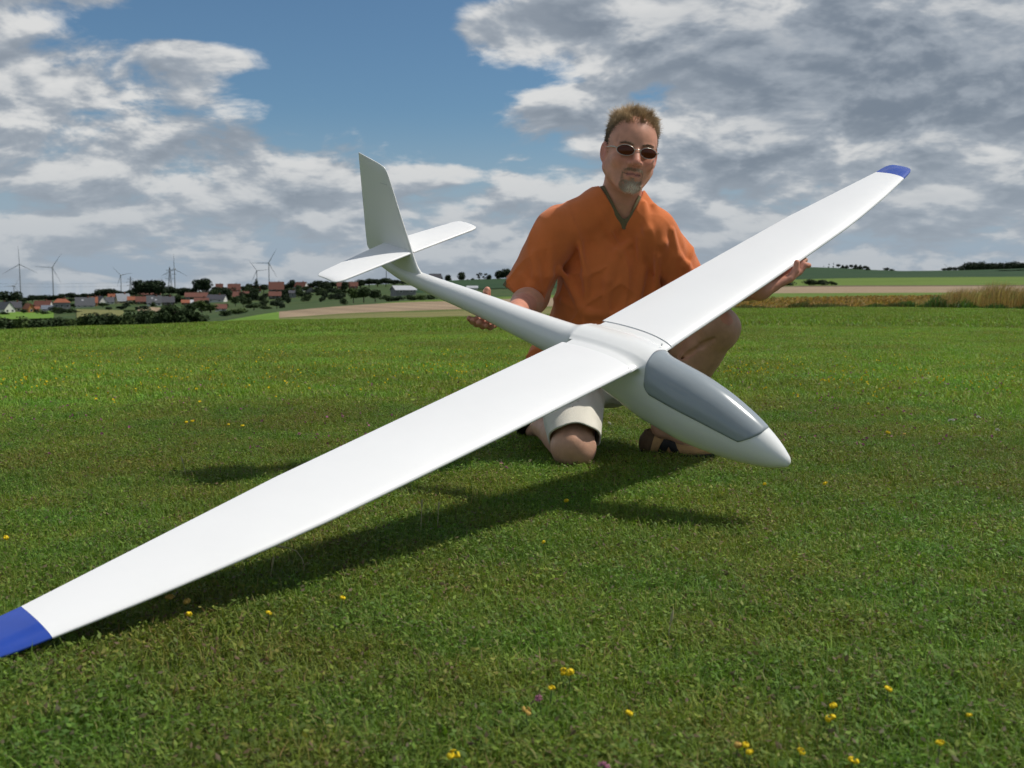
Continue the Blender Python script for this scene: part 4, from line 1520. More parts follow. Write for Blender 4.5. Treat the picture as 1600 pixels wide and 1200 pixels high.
def crown_mesh(name, seed, kind, nq):
    """leaf clumps spread through uneven lobes; unit height"""
    r = np.random.RandomState(seed)
    lobes = []
    if kind == 'round':
        for i in range(9):
            a, q = r.uniform(0, 6.28), r.uniform(.05, .24)
            lobes.append((np.array([q * math.cos(a), q * math.sin(a), r.uniform(.38, .80)]), r.uniform(.13, .22) * np.array([1, 1, .9])))
        lobes.append((np.array([0, 0, .60]), np.array([.30, .30, .32])))
    elif kind == 'conifer':
        for i in range(12):
            z = .10 + .85 * i / 11
            lobes.append((np.array([r.uniform(-.02, .02), r.uniform(-.02, .02), z]), np.array([1, 1, .5]) * (.025 + .20 * (1 - z))))
    elif kind == 'shrub':
        for i in range(10):
            a, q = r.uniform(0, 6.28), r.uniform(.08, .42)
            lobes.append((np.array([q * math.cos(a), q * math.sin(a), r.uniform(.15, .72 - .5 * q)]), r.uniform(.16, .28) * np.array([1, 1, .95])))
    elif kind == 'tall':
        for i in range(10):
            z = r.uniform(.25, .88)
            lobes.append((np.array([r.uniform(-.1, .1), r.uniform(-.1, .1), z]), r.uniform(.08, .15) * np.array([1, 1, 1.2])))
    elif kind == 'sparse':
        for i in range(7):
            a, q = r.uniform(0, 6.28), r.uniform(.05, .22)
            lobes.append((np.array([q * math.cos(a), q * math.sin(a), r.uniform(.45, .9)]), r.uniform(.06, .11) * np.array([1, 1, .8])))
    vol = np.array([l[1].prod() ** .67 for l in lobes])
    pick = r.choice(len(lobes), nq, p=vol / vol.sum())
    d = r.normal(size=(nq, 3))
    d /= np.linalg.norm(d, axis=1, keepdims=True)
    rad = r.uniform(.45, 1.08, nq) ** .6
    C = np.array([lobes[k][0] for k in pick]) + d * rad[:, None] * np.array([lobes[k][1] for k in pick])
    C[:, 2] = np.maximum(C[:, 2], .02)
    nrm = d + r.normal(size=d.shape) * .6
    nrm /= np.linalg.norm(nrm, axis=1, keepdims=True)
    a = np.cross(nrm, r.normal(size=d.shape))
    a /= np.linalg.norm(a, axis=1, keepdims=True)
    b = np.cross(nrm, a)
    sz = r.uniform(.6, 1.25, nq)[:, None] * {'round': .034, 'conifer': .030, 'shrub': .036, 'tall': .030, 'sparse': .030}[kind]
    V = np.stack([C - a * sz - b * sz * .7, C + a * sz * .8 - b * sz * .8, C + a * sz + b * sz * .7, C - a * sz * .7 + b * sz], 1).reshape(-1, 3)
    return V, np.arange(4 * nq).reshape(-1, 4)
CROWN = {}
for kind, n, nq in (('round', 5, 1100), ('conifer', 2, 700), ('shrub', 5, 1000), ('tall', 2, 700), ('sparse', 2, 260)):
    CROWN[kind] = []
    for i in range(n):
        V, Q = crown_mesh(kind, 31 * i + len(kind), kind, nq)
        CROWN[kind].append((V, Q))
CMESH = {}
def crown_data(kind, i, mkey):
    k = (kind, i, mkey)
    if k not in CMESH:
        me = mesh_np('crown', *CROWN[kind][i], smooth=False)
        me.materials.append(M[mkey])
        CMESH[k] = me
    return CMESH[k]
def trunk_data(kind):
    k = ('trunk', kind)
    if k not in CMESH:
        pts = [([(0, 0, -.03), (.005, 0, .2), (0, .006, .45), (.01, 0, .75)], [.028, .022, .016, .006])]
        for a in np.linspace(0, 5.5, 5):
            z0 = .28 + .06 * (a % 2)
            pts.append(([(0, 0, z0), (.08 * math.cos(a), .08 * math.sin(a), z0 + .14), (.17 * math.cos(a), .17 * math.sin(a), z0 + .27)], [.012, .008, .003]))
        V, Q = tube_np([(np.array(p), np.array(q)) for p, q in pts], 6)
        me = mesh_np('trunk', V, Q)
        me.materials.append(M['bark'])
        CMESH[k] = me
    return CMESH[k]
trs = random.Random(8)
def tree(name, label, cat, u, vtop, r, wpx, kind='round', mkey='leaf', group=None, base=None):
    b = on_land(u, r) if base is None else base
    top = PR(u, vtop, r)[2]
    h = max(1.0, (top - b[2]) * 1.03)
    wd = wpx / 1620 * r
    unit = {'round': .72, 'conifer': .40, 'shrub': .98, 'tall': .40, 'sparse': .5}[kind]
    t = empty(name, b, trs.uniform(0, 6.28))
    t.scale = (wd / unit, wd / unit, h)
    o = bpy.data.objects.new('crown', crown_data(kind, trs.randrange(len(CROWN[kind])), mkey))
    COL.objects.link(o)
    o.parent = t
    o2 = bpy.data.objects.new('trunk', trunk_data(kind))
    COL.objects.link(o2)
    o2.parent = t
    tag(t, label, cat, group)
    return t

# hedge just beyond the crest on the left
HEDGE = [(-60, 492, 60), (-20, 494, 46), (12, 496, 40), (34, 498, 34), (52, 497, 30), (70, 497, 34), (86, 497, 30), (103, 498, 30), (120, 497, 30), (136, 494, 34), (150, 488, 34),
         (166, 491, 32), (182, 495, 30), (196, 493, 28), (208, 487, 32), (224, 484, 30), (240, 488, 28), (256, 480, 34), (272, 472, 40), (290, 478, 32), (305, 488, 26), (315, 494, 18)]
for i, (u, v, wpx) in enumerate(HEDGE):
    if i == 0:
        continue
    ordn = ORD[max(0, i - 1)]
    lab = f'dark green hedge shrub behind the lawn on the left, {ordn} from the picture edge'
    r = 118 if u < 250 else 112
    tree('hedge_shrub', lab, 'shrub', u, v - 7, r, wpx * 1.25, 'shrub', 'leaf_light' if i in (3, 8, 13, 16) else 'leaf', 'hedge behind the lawn')
for (u, v, r, wpx, kind, mk, lab) in [
        (314, 470, 330, 20, 'tall', 'leaf_light', 'pale green willow above the hedge\'s right end'),
        (300, 472, 340, 22, 'round', 'leaf', 'rounded green tree behind the tall end of the hedge'),
        (328, 476, 300, 22, 'tall', 'leaf_light', 'pale green willow beside the red valley shed'),
        (372, 479, 150, 34, 'shrub', 'leaf_light', 'light green bush above the bright meadow slope'),
        (352, 488, 145, 22, 'shrub', 'leaf', 'small dark bush left of the light green bush'),
        (396, 473, 230, 28, 'round', 'leaf', 'dark green tree behind the light green bush'),
        (412, 480, 220, 22, 'shrub', 'leaf', 'low dark bush in the valley meadow'),
        (432, 469, 200, 24, 'round', 'leaf_dark', 'lone dark bush at the left tip of the tan field'),
        (440, 480, 190, 14, 'shrub', 'leaf_dark', 'very small bush touching the tan field tip'),
        (502, 462, 480, 9, 'shrub', 'leaf_dark', 'small round shrub on the valley slope below the tailplane'),
        (508, 453, 520, 9, 'round', 'leaf_dark', 'little dark tree on the valley slope below the tailplane'),
        (552, 448, 175, 22, 'round', 'leaf_light', 'light green tree at the left of the copse behind the tan field'),
        (568, 446, 170, 26, 'round', 'leaf', 'tall green tree in the copse behind the tan field'),
        (586, 452, 165, 24, 'round', 'leaf', 'green tree in the middle of the copse behind the tan field'),
        (604, 458, 160, 24, 'shrub', 'leaf', 'bush left of the white roofed barn'),
        (622, 461, 158, 22, 'shrub', 'leaf_dark', 'bush in front of the white roofed barn'),
        (640, 458, 156, 22, 'shrub', 'leaf', 'bush at the right of the white roofed barn'),
        (656, 461, 156, 22, 'shrub', 'leaf_light', 'pale bush under the tail boom'),
        (674, 463, 158, 20, 'shrub', 'leaf', 'small bush further right under the tail boom'),
        (86, 484, 520, 16, 'shrub', 'leaf', 'green bush at the right end of the paddock'), (98, 482, 530, 18, 'shrub', 'leaf_dark', 'dark bush between paddock and fallow slope'), (110, 483, 520, 16, 'round', 'leaf', 'tree in the gap left of the fallow slope'), (120, 486, 500, 14, 'shrub', 'leaf_dark', 'dark bush at the left end of the fallow slope'), (196, 486, 470, 18, 'shrub', 'leaf', 'bush at the right end of the fallow slope'), (206, 484, 480, 14, 'shrub', 'leaf_light', 'pale bush left of the straw coloured field'), (260, 482, 480, 16, 'shrub', 'leaf_dark', 'dark bush right of the straw coloured field'),
        (536, 464, 150, 14, 'shrub', 'leaf', 'small bush on the crest left of the copse')]:
    tree('valley_tree', lab, 'tree', u, v, r, wpx, kind, mk)
# village and skyline trees
SKY = [(-30, 458, 40), (8, 454, 26), (22, 459, 18), (27, 454, 14), (40, 464, 12), (50, 460, 14), (60, 461, 16), (72, 460, 16), (85, 461, 14), (97, 458, 14), (110, 456, 14), (122, 459, 16),
       (133, 458, 14), (146, 457, 14), (157, 450, 20), (170, 449, 22), (182, 453, 16), (196, 455, 16), (208, 452, 16), (219, 437, 22), (234, 436, 24), (245, 437, 22), (254, 447, 14), (265, 446, 14),
       (278, 450, 16), (288, 448, 14), (300, 449, 14), (311, 436, 18), (322, 434, 20), (338, 447, 14), (350, 448, 16), (365, 447, 14), (382, 446, 12), (390, 442, 12), (401, 435, 12, 'conifer'),
       (412, 444, 14), (440, 440, 10), (448, 443, 12), (457, 436, 13), (468, 441, 12), (486, 441, 16), (498, 438, 16), (512, 440, 16), (524, 438, 16), (538, 441, 14), (550, 439, 14), (563, 436, 18),
       (577, 434, 18), (590, 435, 20), (603, 433, 18), (616, 437, 18), (630, 438, 16), (646, 437, 16)]
for i, t in enumerate(SKY):
    if i == 0:
        continue
    u, v, wpx = t[:3]
    kind = t[3] if len(t) > 3 else 'round'
    lab = f'dark tree on the village skyline, {ORD[i - 1]} from the left' if 0 < i <= 30 else (f'dark tree on the village skyline, {ORD[i - 31]} right of the stone church tower' if i > 30 else 'dark tree on the village skyline outside the left edge')
    if i in (19, 20, 21):
        lab = ['big rounded tree rising left in the tallest village clump', 'big rounded tree in the middle of the tallest village clump', 'big rounded tree rising right in the tallest village clump'][i - 19]
    if i in (27, 28):
        lab = ['round tree just left of the church tower', 'tall round tree behind the church tower'][i - 27]
    if kind == 'conifer':
        lab = 'pointed conifer between the two right hand wind turbines'
    tree('village_tree', lab, 'tree', u, v, 900 if i not in (14, 15, 19, 20, 21) else 820, wpx * 1.25, kind, 'leaf_dark', 'trees of the village skyline')
MID = [(36, 474, 12), (47, 476, 10), (82, 484, 9), (95, 483, 12), (114, 474, 12), (118, 482, 12), (164, 472, 10), (206, 471, 12), (216, 476, 12), (226, 470, 10), (254, 462, 14), (262, 468, 12), (276, 456, 16),
       (284, 464, 14), (304, 473, 12), (333, 461, 14), (345, 455, 14), (355, 450, 16), (358, 460, 14), (374, 462, 12), (390, 458, 16), (398, 456, 18), (408, 462, 14), (416, 458, 12), (438, 459, 12), (446, 451, 14), (454, 448, 16),
       (470, 452, 16), (482, 458, 14), (472, 461, 12), (505, 447, 16), (518, 449, 14), (534, 452, 16), (545, 455, 14)]
for i, (u, v, wpx) in enumerate(MID):
    r = 620 if u < 320 else 660
    lab = f'garden tree among the village houses, {ORD[i]} from the left' if i < 30 else f'garden tree among the red roofs near the tailplane, {ORD[i - 30]} from the left'
    tree('garden_tree', lab, 'tree', u, v, r, wpx * 1.15, 'round' if i % 3 else 'shrub', 'leaf_dark' if i % 2 else 'leaf', 'garden trees in the village')
fr = random.Random(5)
for i in range(150):
    u = fr.uniform(-20, 575)
    r = 500 + 480 * fr.random() ** 1.5
    b = on_land(u, r)
    row = 600 - FPX * ((b - CC) @ UPV) / ((b - CC) @ FW)
    tree('garden_shrub', 'dark garden greenery filling the gaps between the village houses', 'shrub', u, row - fr.uniform(7, 13) * (1.15 if u > 320 else .8), r, fr.uniform(9, 18), fr.choice(['shrub', 'round', 'shrub']), fr.choice(['leaf_dark', 'leaf', 'leaf_dark']), 'garden greenery between the houses')
# trees along the crest right of the tail, and on the far hill at the right
for (u, v, r, wpx, kind, lab) in [(690, 430, 770, 8, 'conifer', 'small dark conifer on the crest above the tail boom'), (700, 429, 770, 12, 'round', 'dark round tree beside the small conifer on the crest'),
                                  (721, 424.5, 770, 17, 'round', 'large dark round tree alone on the crest above the tail boom'), (738, 432, 770, 10, 'shrub', 'low dark bush on the crest right of the large round tree'),
                                  (749, 425, 770, 10, 'sparse', 'thin see-through tree on the crest'), (757, 426, 770, 8, 'sparse', 'thin young tree on the crest beside its twin'), (764, 428, 770, 10, 'round', 'small tree on the crest near the sleeve'),
                                  (779, 422, 770, 16, 'round', 'dark tree just left of the man\'s sleeve'), (790, 418, 770, 20, 'round', 'tallest dark tree partly behind the man\'s sleeve'),
                                  (730, 434, 770, 7, 'shrub', 'tiny bush on the crest between two trees'), (680, 434, 770, 9, 'shrub', 'low bush on the crest beside the dark roof')]:
    tree('crest_tree', lab, 'tree', u, v, r, wpx, kind, 'leaf_dark')
FAR = [(1286, 413, 5), (1294, 412.5, 6), (1301, 411.5, 6), (1309, 412, 6), (1316, 413.5, 6), (1322, 413.5, 6), (1329, 413, 6), (1336, 412.5, 7), (1343, 413.5, 7), (1350, 415, 7), (1355, 416, 6)]
for i, (u, v, wpx) in enumerate(FAR):
    tree('hilltop_tree', f'small dark tree in the row on the far right hill, {ORD[i]} from the left', 'tree', u, v, 1080, wpx * 1.3, 'conifer' if i % 3 else 'round', 'leaf_dark', 'row of trees on the hilltop')
for i, (u, v, wpx) in enumerate([(1376, 418, 9), (1384, 417, 10), (1393, 419, 9)]):
    tree('hill_bush', f'dark bush in the small clump on the far hill, {ORD[i]} from the left', 'bush', u, v, 1180, wpx, 'shrub', 'leaf_dark', 'small clump on the far hill')
for i, (u, v, wpx) in enumerate([(1474, 418, 10), (1482, 416.5, 12), (1492, 416.5, 12)]):
    tree('hill_bush', f'dark bush left of the far wood, {ORD[i]} from the left', 'bush', u, v, 1190, wpx, 'shrub', 'leaf_dark', 'bushes left of the far wood')
for (u, v, wpx, lab) in [(1212, 436, 46, 'long dark bush below the man\'s hand under the far wing'), (1265, 433.5, 26, 'dark bush on the pasture right of the hand'), (1285, 434.5, 26, 'dark bush in the middle of the pasture clump'), (1300, 437, 14, 'small dark bush at the right end of the pasture clump'),
                         (1232, 438, 26, 'dark bush right below the fingers of the hand'), (1572, 422.5, 26, 'long low dark bush on the hill at the right edge'), (1592, 423, 26, 'low dark bush touching the right picture edge')]:
    r = 345 if u < 1400 else 1000
    tree('pasture_bush', lab, 'bush', u, v, r, wpx, 'shrub', 'leaf_dark')
# far wood, one mass
VV, QQ, base_i = [], [], 0
wr_ = np.random.RandomState(12)
for i in range(130):
    u = 1504 + (i // 2) * 6.2 + wr_.uniform(-2, 2)
    r = 1195 - 14 * (i % 2)
    b = PR(u, 427, r)
    top = PR(u, 405.0 + wr_.uniform(0, 3.5) + (5 if u < 1508 else 0) + (2 if i % 2 else 0), r)[2]
    V, Q = CROWN['round'][i % 5]
    sel = Q[::3]
    Vs = (V[sel.ravel()] - np.array([0, 0, .2])) * np.array([13, 13, 1.2 * (top - b[2])]) + b
    VV.append(Vs)
    QQ.append(np.arange(len(Vs)).reshape(-1, 4) + base_i)
    base_i += len(Vs)
o = obj('woodland', mesh_np('woodland', np.concatenate(VV), np.concatenate(QQ), False), M['leaf_dark'])
tag(o, 'dark wood along the crest of the far right hill', 'wood', kind='stuff')

# ---------------------------------------------------------------- houses
M['tile_red'] = mat('red_roof_tiles', (0.115, 0.040, 0.026), 0.85, var=0.2, scale=1.2)  # low roof tones take in the cloud shade lying over the village
M['tile_orange'] = mat('orange_roof_tiles', (0.225, 0.072, 0.034), 0.85, var=0.15, scale=1.2)
M['tile_grey'] = mat('slate_roof', (0.060, 0.064, 0.072), 0.7, var=0.15, scale=1.2)
M['tile_dark'] = mat('dark_roof', (0.045, 0.045, 0.055), 0.7, var=0.15, scale=1.2)
M['tile_blue'] = mat('blue_grey_roof', (0.12, 0.14, 0.17), 0.55, var=0.1, scale=1.2)
M['tin'] = mat('white_sheet_roof', (0.38, 0.39, 0.41), 0.6, var=0.05, scale=1)
M['w_white'] = mat('white_render', (0.60, 0.59, 0.55), 0.9, var=0.06, scale=0.8)
M['w_cream'] = mat('cream_render', (0.46, 0.40, 0.25), 0.9, var=0.06, scale=0.8)
M['w_brick'] = mat('brick_wall', (0.20, 0.085, 0.055), 0.9, var=0.2, scale=1.5)
M['w_grey'] = mat('grey_wall', (0.20, 0.20, 0.20), 0.9, var=0.1, scale=0.8)
M['w_dark'] = mat('dark_timber', (0.075, 0.065, 0.055), 0.9, var=0.2, scale=1)
M['w_orange'] = mat('ochre_wall', (0.38, 0.17, 0.06), 0.9, var=0.1, scale=0.8)
M['stone'] = mat('church_stone', (0.13, 0.12, 0.105), 0.95, var=0.2, scale=0.6)
M['pane'] = mat('window_glass', (0.03, 0.035, 0.04), 0.15)
M['frame_w'] = mat('window_frame', (0.6, 0.6, 0.58), 0.6)

def box(x0, x1, y0, y1, z0, z1):
    V = [(x, y, z) for x in (x0, x1) for y in (y0, y1) for z in (z0, z1)]
    return V, [(0, 1, 3, 2), (4, 6, 7, 5), (0, 4, 5, 1), (2, 3, 7, 6), (0, 2, 6, 4), (1, 5, 7, 3)]
def house(label, u, vbase, wpx, wall_px, roof_px, roofm, wallm, gable=False, hip=False, turn=0.0, nwin=3, chimney=True, r=None, depth=None, skylight=0, solar=False, cat='house', name='village_house'):
    if r is None:                                          # walk the slope until the base row fits
        rs_ = np.linspace(470, 1150, 120)
        rows = []
        for q in rs_:
            b = on_land(u, q)
            d = b - CC
            rows.append(600 - FPX * (d @ UPV) / (d @ FW))
        r = float(rs_[int(np.argmin(np.abs(np.array(rows) - vbase)))])
    b = PR(u, vbase, r)
    k = r / 1620
    Wd, wh, rh = wpx * k, wall_px * k, roof_px * k
    D = depth * k if depth else (max(6.0, Wd * .75) if not gable else max(8.0, Wd * 1.2))
    az_ = math.atan2(b[0], b[1])
    h = empty(name, (b[0], b[1], b[2] - .0), -az_ + turn)
    hw, hd = Wd / 2, D / 2
    f = 3.0                                                # walls go down into the slope
    V = [(-hw, -hd, -f), (hw, -hd, -f), (hw, hd, -f), (-hw, hd, -f), (-hw, -hd, wh), (hw, -hd, wh), (hw, hd, wh), (-hw, hd, wh)]
    F = [(0, 1, 5, 4), (1, 2, 6, 5), (2, 3, 7, 6), (3, 0, 4, 7)]
    ov = .35
    if gable:
        V += [(0, -hd, wh + rh), (0, hd, wh + rh)]
        F += [(4, 5, 8), (6, 7, 9)]
        e = rh / hw * ov
        RV = []
        for s in (-1, 1):
            RV += [(s * (hw + ov), -hd - ov, wh - e), (s * (hw + ov), hd + ov, wh - e), (0, hd + ov, wh + rh), (0, -hd - ov, wh + rh)]
    elif hip:
        e = rh / hd * ov
        RV = [(-hw - ov, -hd - ov, wh - e), (hw + ov, -hd - ov, wh - e), (hw + ov, hd + ov, wh - e), (-hw - ov, hd + ov, wh - e), (-hw * .5, 0, wh + rh), (hw * .5, 0, wh + rh)]
    else:
        V += [(-hw, 0, wh + rh), (hw, 0, wh + rh)]
        F += [(7, 4, 8), (5, 6, 9)]
        e = rh / hd * ov
        RV = []
        for s in (-1, 1):
            RV += [(-hw - ov, s * (hd + ov), wh - e), (hw + ov, s * (hd + ov), wh - e), (hw + ov, 0, wh + rh), (-hw - ov, 0, wh + rh)]
    obj('wall', mesh_from('wall', V, F), M[wallm], h)
    if hip:
        RF = [(0, 1, 5, 4), (1, 2, 5), (2, 3, 4, 5), (3, 0, 4), (3, 2, 1, 0)]
        me = mesh_from('roof', RV, RF)
    else:
        top = [(x, y, z + .14) for x, y, z in RV]
        n = len(RV)
        VV = RV + top
        RF = []
        for q in range(0, n, 4):
            idx = [q, q + 1, q + 2, q + 3]
            RF += [tuple(idx), tuple(i + n for i in idx[::-1])]
            for i in range(4):
                a_, b_ = idx[i], idx[(i + 1) % 4]
                RF.append((a_, b_, b_ + n, a_ + n))
        me = mesh_from('roof', VV, RF)
    rf = obj('roof', me, M[roofm], h)
    if chimney:
        cx = hw * .35
        V, F = box(cx - .35, cx + .35, -.35, .35, wh + rh * .55, wh + rh + .9)
        if gable:
            V = [(x * .3, y + hd * .3, z) for x, y, z in V]
        obj('chimney', mesh_from('chimney', V, F), M['w_brick'], rf)
    for i in range(skylight):
        x = (-.25 + .5 * i) * hw
        t = .45 + .25 * i
        y0, z0 = -hd * t, wh + rh * (1 - t) + .16
        t2 = t - .16
        y1, z1 = -hd * t2, wh + rh * (1 - t2) + .16
        obj('skylight', mesh_from('skylight', [(x - .5, y0, z0), (x + .5, y0, z0), (x + .5, y1, z1), (x - .5, y1, z1), (x - .5, y0, z0 - .1), (x + .5, y0, z0 - .1), (x + .5, y1, z1 - .1), (x - .5, y1, z1 - .1)],
                                   [(0, 1, 2, 3), (0, 4, 5, 1), (1, 5, 6, 2), (2, 6, 7, 3), (3, 7, 4, 0)]), M['tin'], rf)
    if solar:
        for i in range(3):
            x = (-.6 + .45 * i) * hw
            y0, z0, y1, z1 = -hd * .85, wh + rh * .15 + .2, -hd * .25, wh + rh * .75 + .2
            wq = hw * .2
            obj('solar_panel', mesh_from('solar_panel', [(x - wq, y0, z0), (x + wq, y0, z0), (x + wq, y1, z1), (x - wq, y1, z1), (x - wq, y0, z0 - .1), (x + wq, y0, z0 - .1), (x + wq, y1, z1 - .1), (x - wq, y1, z1 - .1)],
                                         [(0, 1, 2, 3), (0, 4, 5, 1), (1, 5, 6, 2), (2, 6, 7, 3), (3, 7, 4, 0)]), M['tile_blue'], rf)
    for i in range(nwin):
        x = -hw + Wd * (i + .5) / nwin
        zz = wh * .30
        hh = min(1.3, wh * .5)
        V, F = box(x - .55, x + .55, -hd - .05, -hd + .02, zz, zz + hh)
        wn = obj('window', mesh_from('window', V, F), M['frame_w'], h)
        V, F = box(x - .45, x + .45, -hd - .07, -hd - .045, zz + .1, zz + hh - .1)
        obj('pane', mesh_from('pane', V, F), M['pane'], wn)
    tag(h, label, cat)
    return h
house('house at the left edge with dark grey roof and white gable', 9, 489, 15, 6, 9, 'tile_grey', 'w_white', gable=True, turn=.5, nwin=2)
house('small cream house under a dark roof near the left edge', 25, 488, 14, 7, 8, 'tile_dark', 'w_cream', nwin=2)
house('small house with bright red roof and ochre wall', 45, 489, 8, 7, 6, 'tile_orange', 'w_orange', gable=True, turn=.3, nwin=1)
house('low ochre shed beside the bright red roofed house', 56, 487, 9, 4, 3, 'tile_orange', 'w_orange', nwin=1, chimney=False, cat='shed', name='village_shed')
house('long red roofed house with white gable end', 68, 482, 22, 3, 8, 'tile_red', 'w_white', nwin=3, turn=-.35)
house('low house with blue grey roof in front of the long red roof', 74, 486, 14, 3, 5, 'tile_blue', 'w_white', nwin=2, chimney=False)
house('grey walled house with orange hipped roof', 97, 483, 22, 10, 5, 'tile_orange', 'w_grey', hip=True, nwin=3)
house('wide slate roofed house above the meadow with white dormer', 133, 480, 25, 3, 11, 'tile_grey', 'w_white', nwin=3, skylight=1)
house('narrow house with orange roof between the slate roofs', 148, 478, 8, 5, 8, 'tile_orange', 'w_orange', nwin=1)
house('slate roofed house with pale wall, left of the solar roof', 157, 477, 13, 4, 9, 'tile_grey', 'w_white', gable=True, turn=.4, nwin=2)
house('small slate roofed house next to the solar roof', 172, 475, 11, 3, 7, 'tile_grey', 'w_white', nwin=2)
house('orange roofed house behind the small slate roof', 176, 469, 12, 3, 6, 'tile_orange', 'w_brick', nwin=2)
house('house with blue grey solar roof and pale gable', 192, 474, 18, 4, 10, 'tile_blue', 'w_cream', nwin=2, turn=.3, solar=True)
house('orange roofed house right of the solar roof', 207, 474, 13, 5, 5, 'tile_orange', 'w_cream', nwin=2)
house('long dark red barn roof below the tallest tree clump', 233, 463, 32, 3, 6, 'tile_red', 'w_dark', nwin=0, chimney=False, cat='barn', name='village_barn')
house('dark red roofed house left of the skylight roof', 221, 475, 15, 4, 7, 'tile_red', 'w_brick', nwin=2)
house('grey roofed house with two bright skylights and white wall', 241, 478, 20, 5, 10, 'tile_grey', 'w_white', nwin=3, skylight=2)
house('dark roofed house right of the skylight roof', 263, 477, 17, 5, 8, 'tile_dark', 'w_dark', nwin=2)
house('long red roof with blue grey wall left of the church', 307, 470, 32, 6, 6, 'tile_red', 'w_grey', nwin=4, cat='house')
house('small orange roofed cottage below the church', 290, 476, 11, 3, 4, 'tile_orange', 'w_brick', nwin=1, chimney=False)
house('small pale roofed cottage below the church', 301, 475, 9, 2, 4, 'tin', 'w_white', nwin=1, chimney=False)
house('brown red house with small white windows below the church', 315, 477, 20, 5, 6, 'tile_red', 'w_brick', nwin=4)
house('dark slate house with one white gable right of the church', 339, 472, 26, 4, 7, 'tile_dark', 'w_white', nwin=2, turn=-.3)
house('red roofed shed down in the valley with white patch', 345, 486, 16, 4, 6, 'tile_red', 'w_white', nwin=2, chimney=False, r=400, cat='shed', name='village_shed')
house('red roof on the skyline right of the church', 366, 456, 18, 3, 9, 'tile_red', 'w_brick', nwin=2, r=900)
house('pale red roof peeping on the skyline next to the church tree', 343, 455, 10, 3, 8, 'tile_red', 'w_white', nwin=1, r=1000)
house('low red roof halfway up the slope beneath the skyline', 376, 466, 24, 3, 7, 'tile_red', 'w_brick', nwin=3)
house('orange red roof under the left of the two right turbines', 400, 457, 14, 3, 7, 'tile_orange', 'w_white', nwin=2, r=900)
house('large red roofed farmhouse below the right hand wind turbine', 432, 457, 22, 5, 11, 'tile_red', 'w_dark', nwin=3, r=880)
house('lower red roof in front of the large farmhouse', 430, 467, 18, 5, 6, 'tile_red', 'w_dark', nwin=3)
house('small red roofed outhouse right of the farmhouse', 447, 464, 9, 4, 5, 'tile_red', 'w_brick', nwin=1, chimney=False)
house('grey house with white window right of the outhouse', 457, 465, 10, 7, 4, 'tile_dark', 'w_grey', nwin=1)
house('red roofed house with bright white gable near the tailplane', 471, 452, 17, 4, 7, 'tile_red', 'w_white', nwin=2, turn=-.5, r=880)
house('grey gabled house below the tailplane tip', 486, 460, 16, 5, 6, 'tile_grey', 'w_grey', gable=True, nwin=2, r=780)
house('brick house with red roof under the tailplane', 534, 452, 14, 5, 6, 'tile_red', 'w_brick', nwin=2, r=850)
house('second red roofed brick house under the tailplane, nearer the fin', 552, 451, 14, 4, 6, 'tile_red', 'w_brick', nwin=2, r=850)
house('grey barn with bright white sheet roof beside the tail boom', 630, 458, 32, 5, 6, 'tin', 'w_grey', nwin=2, chimney=False, r=330, turn=.3, cat='barn', name='field_barn')
house('dark purple roofed barn on the crest above the tail boom', 680, 440, 18, 4, 8, 'tile_dark', 'w_dark', nwin=0, chimney=False, r=770, cat='barn', name='field_barn')
house('pale low greenhouse behind the man\'s thumb', 738, 453, 16, 3, 3, 'tin', 'w_white', nwin=0, chimney=False, r=480, cat='shed', name='greenhouse')

# church tower
b = PR(321, 466, 960)
ch = empty('church_tower', b, .4)
k = 960 / 1620
V, F = box(-5 * k, 5 * k, -5 * k, 5 * k, -4, 17 * k)
tw = obj('tower', mesh_from('tower', V, F), M['stone'], ch)
obj('spire', mesh_from('spire', [(-5.6 * k, -5.6 * k, 17 * k), (5.6 * k, -5.6 * k, 17 * k), (5.6 * k, 5.6 * k, 17 * k), (-5.6 * k, 5.6 * k, 17 * k), (0, 0, 30 * k)], [(0, 1, 4), (1, 2, 4), (2, 3, 4), (3, 0, 4), (3, 2, 1, 0)]), M['tile_grey'], ch)
for s in (-1, 1):
    V, F = box(s * 2 * k - .5, s * 2 * k + .5, -5 * k - .08, -5 * k + .02, 11 * k, 14 * k)
    obj('louvre', mesh_from('louvre', V, F), M['pane'], tw)
tag(ch, 'grey stone church tower with pointed roof before a round tree', 'church')

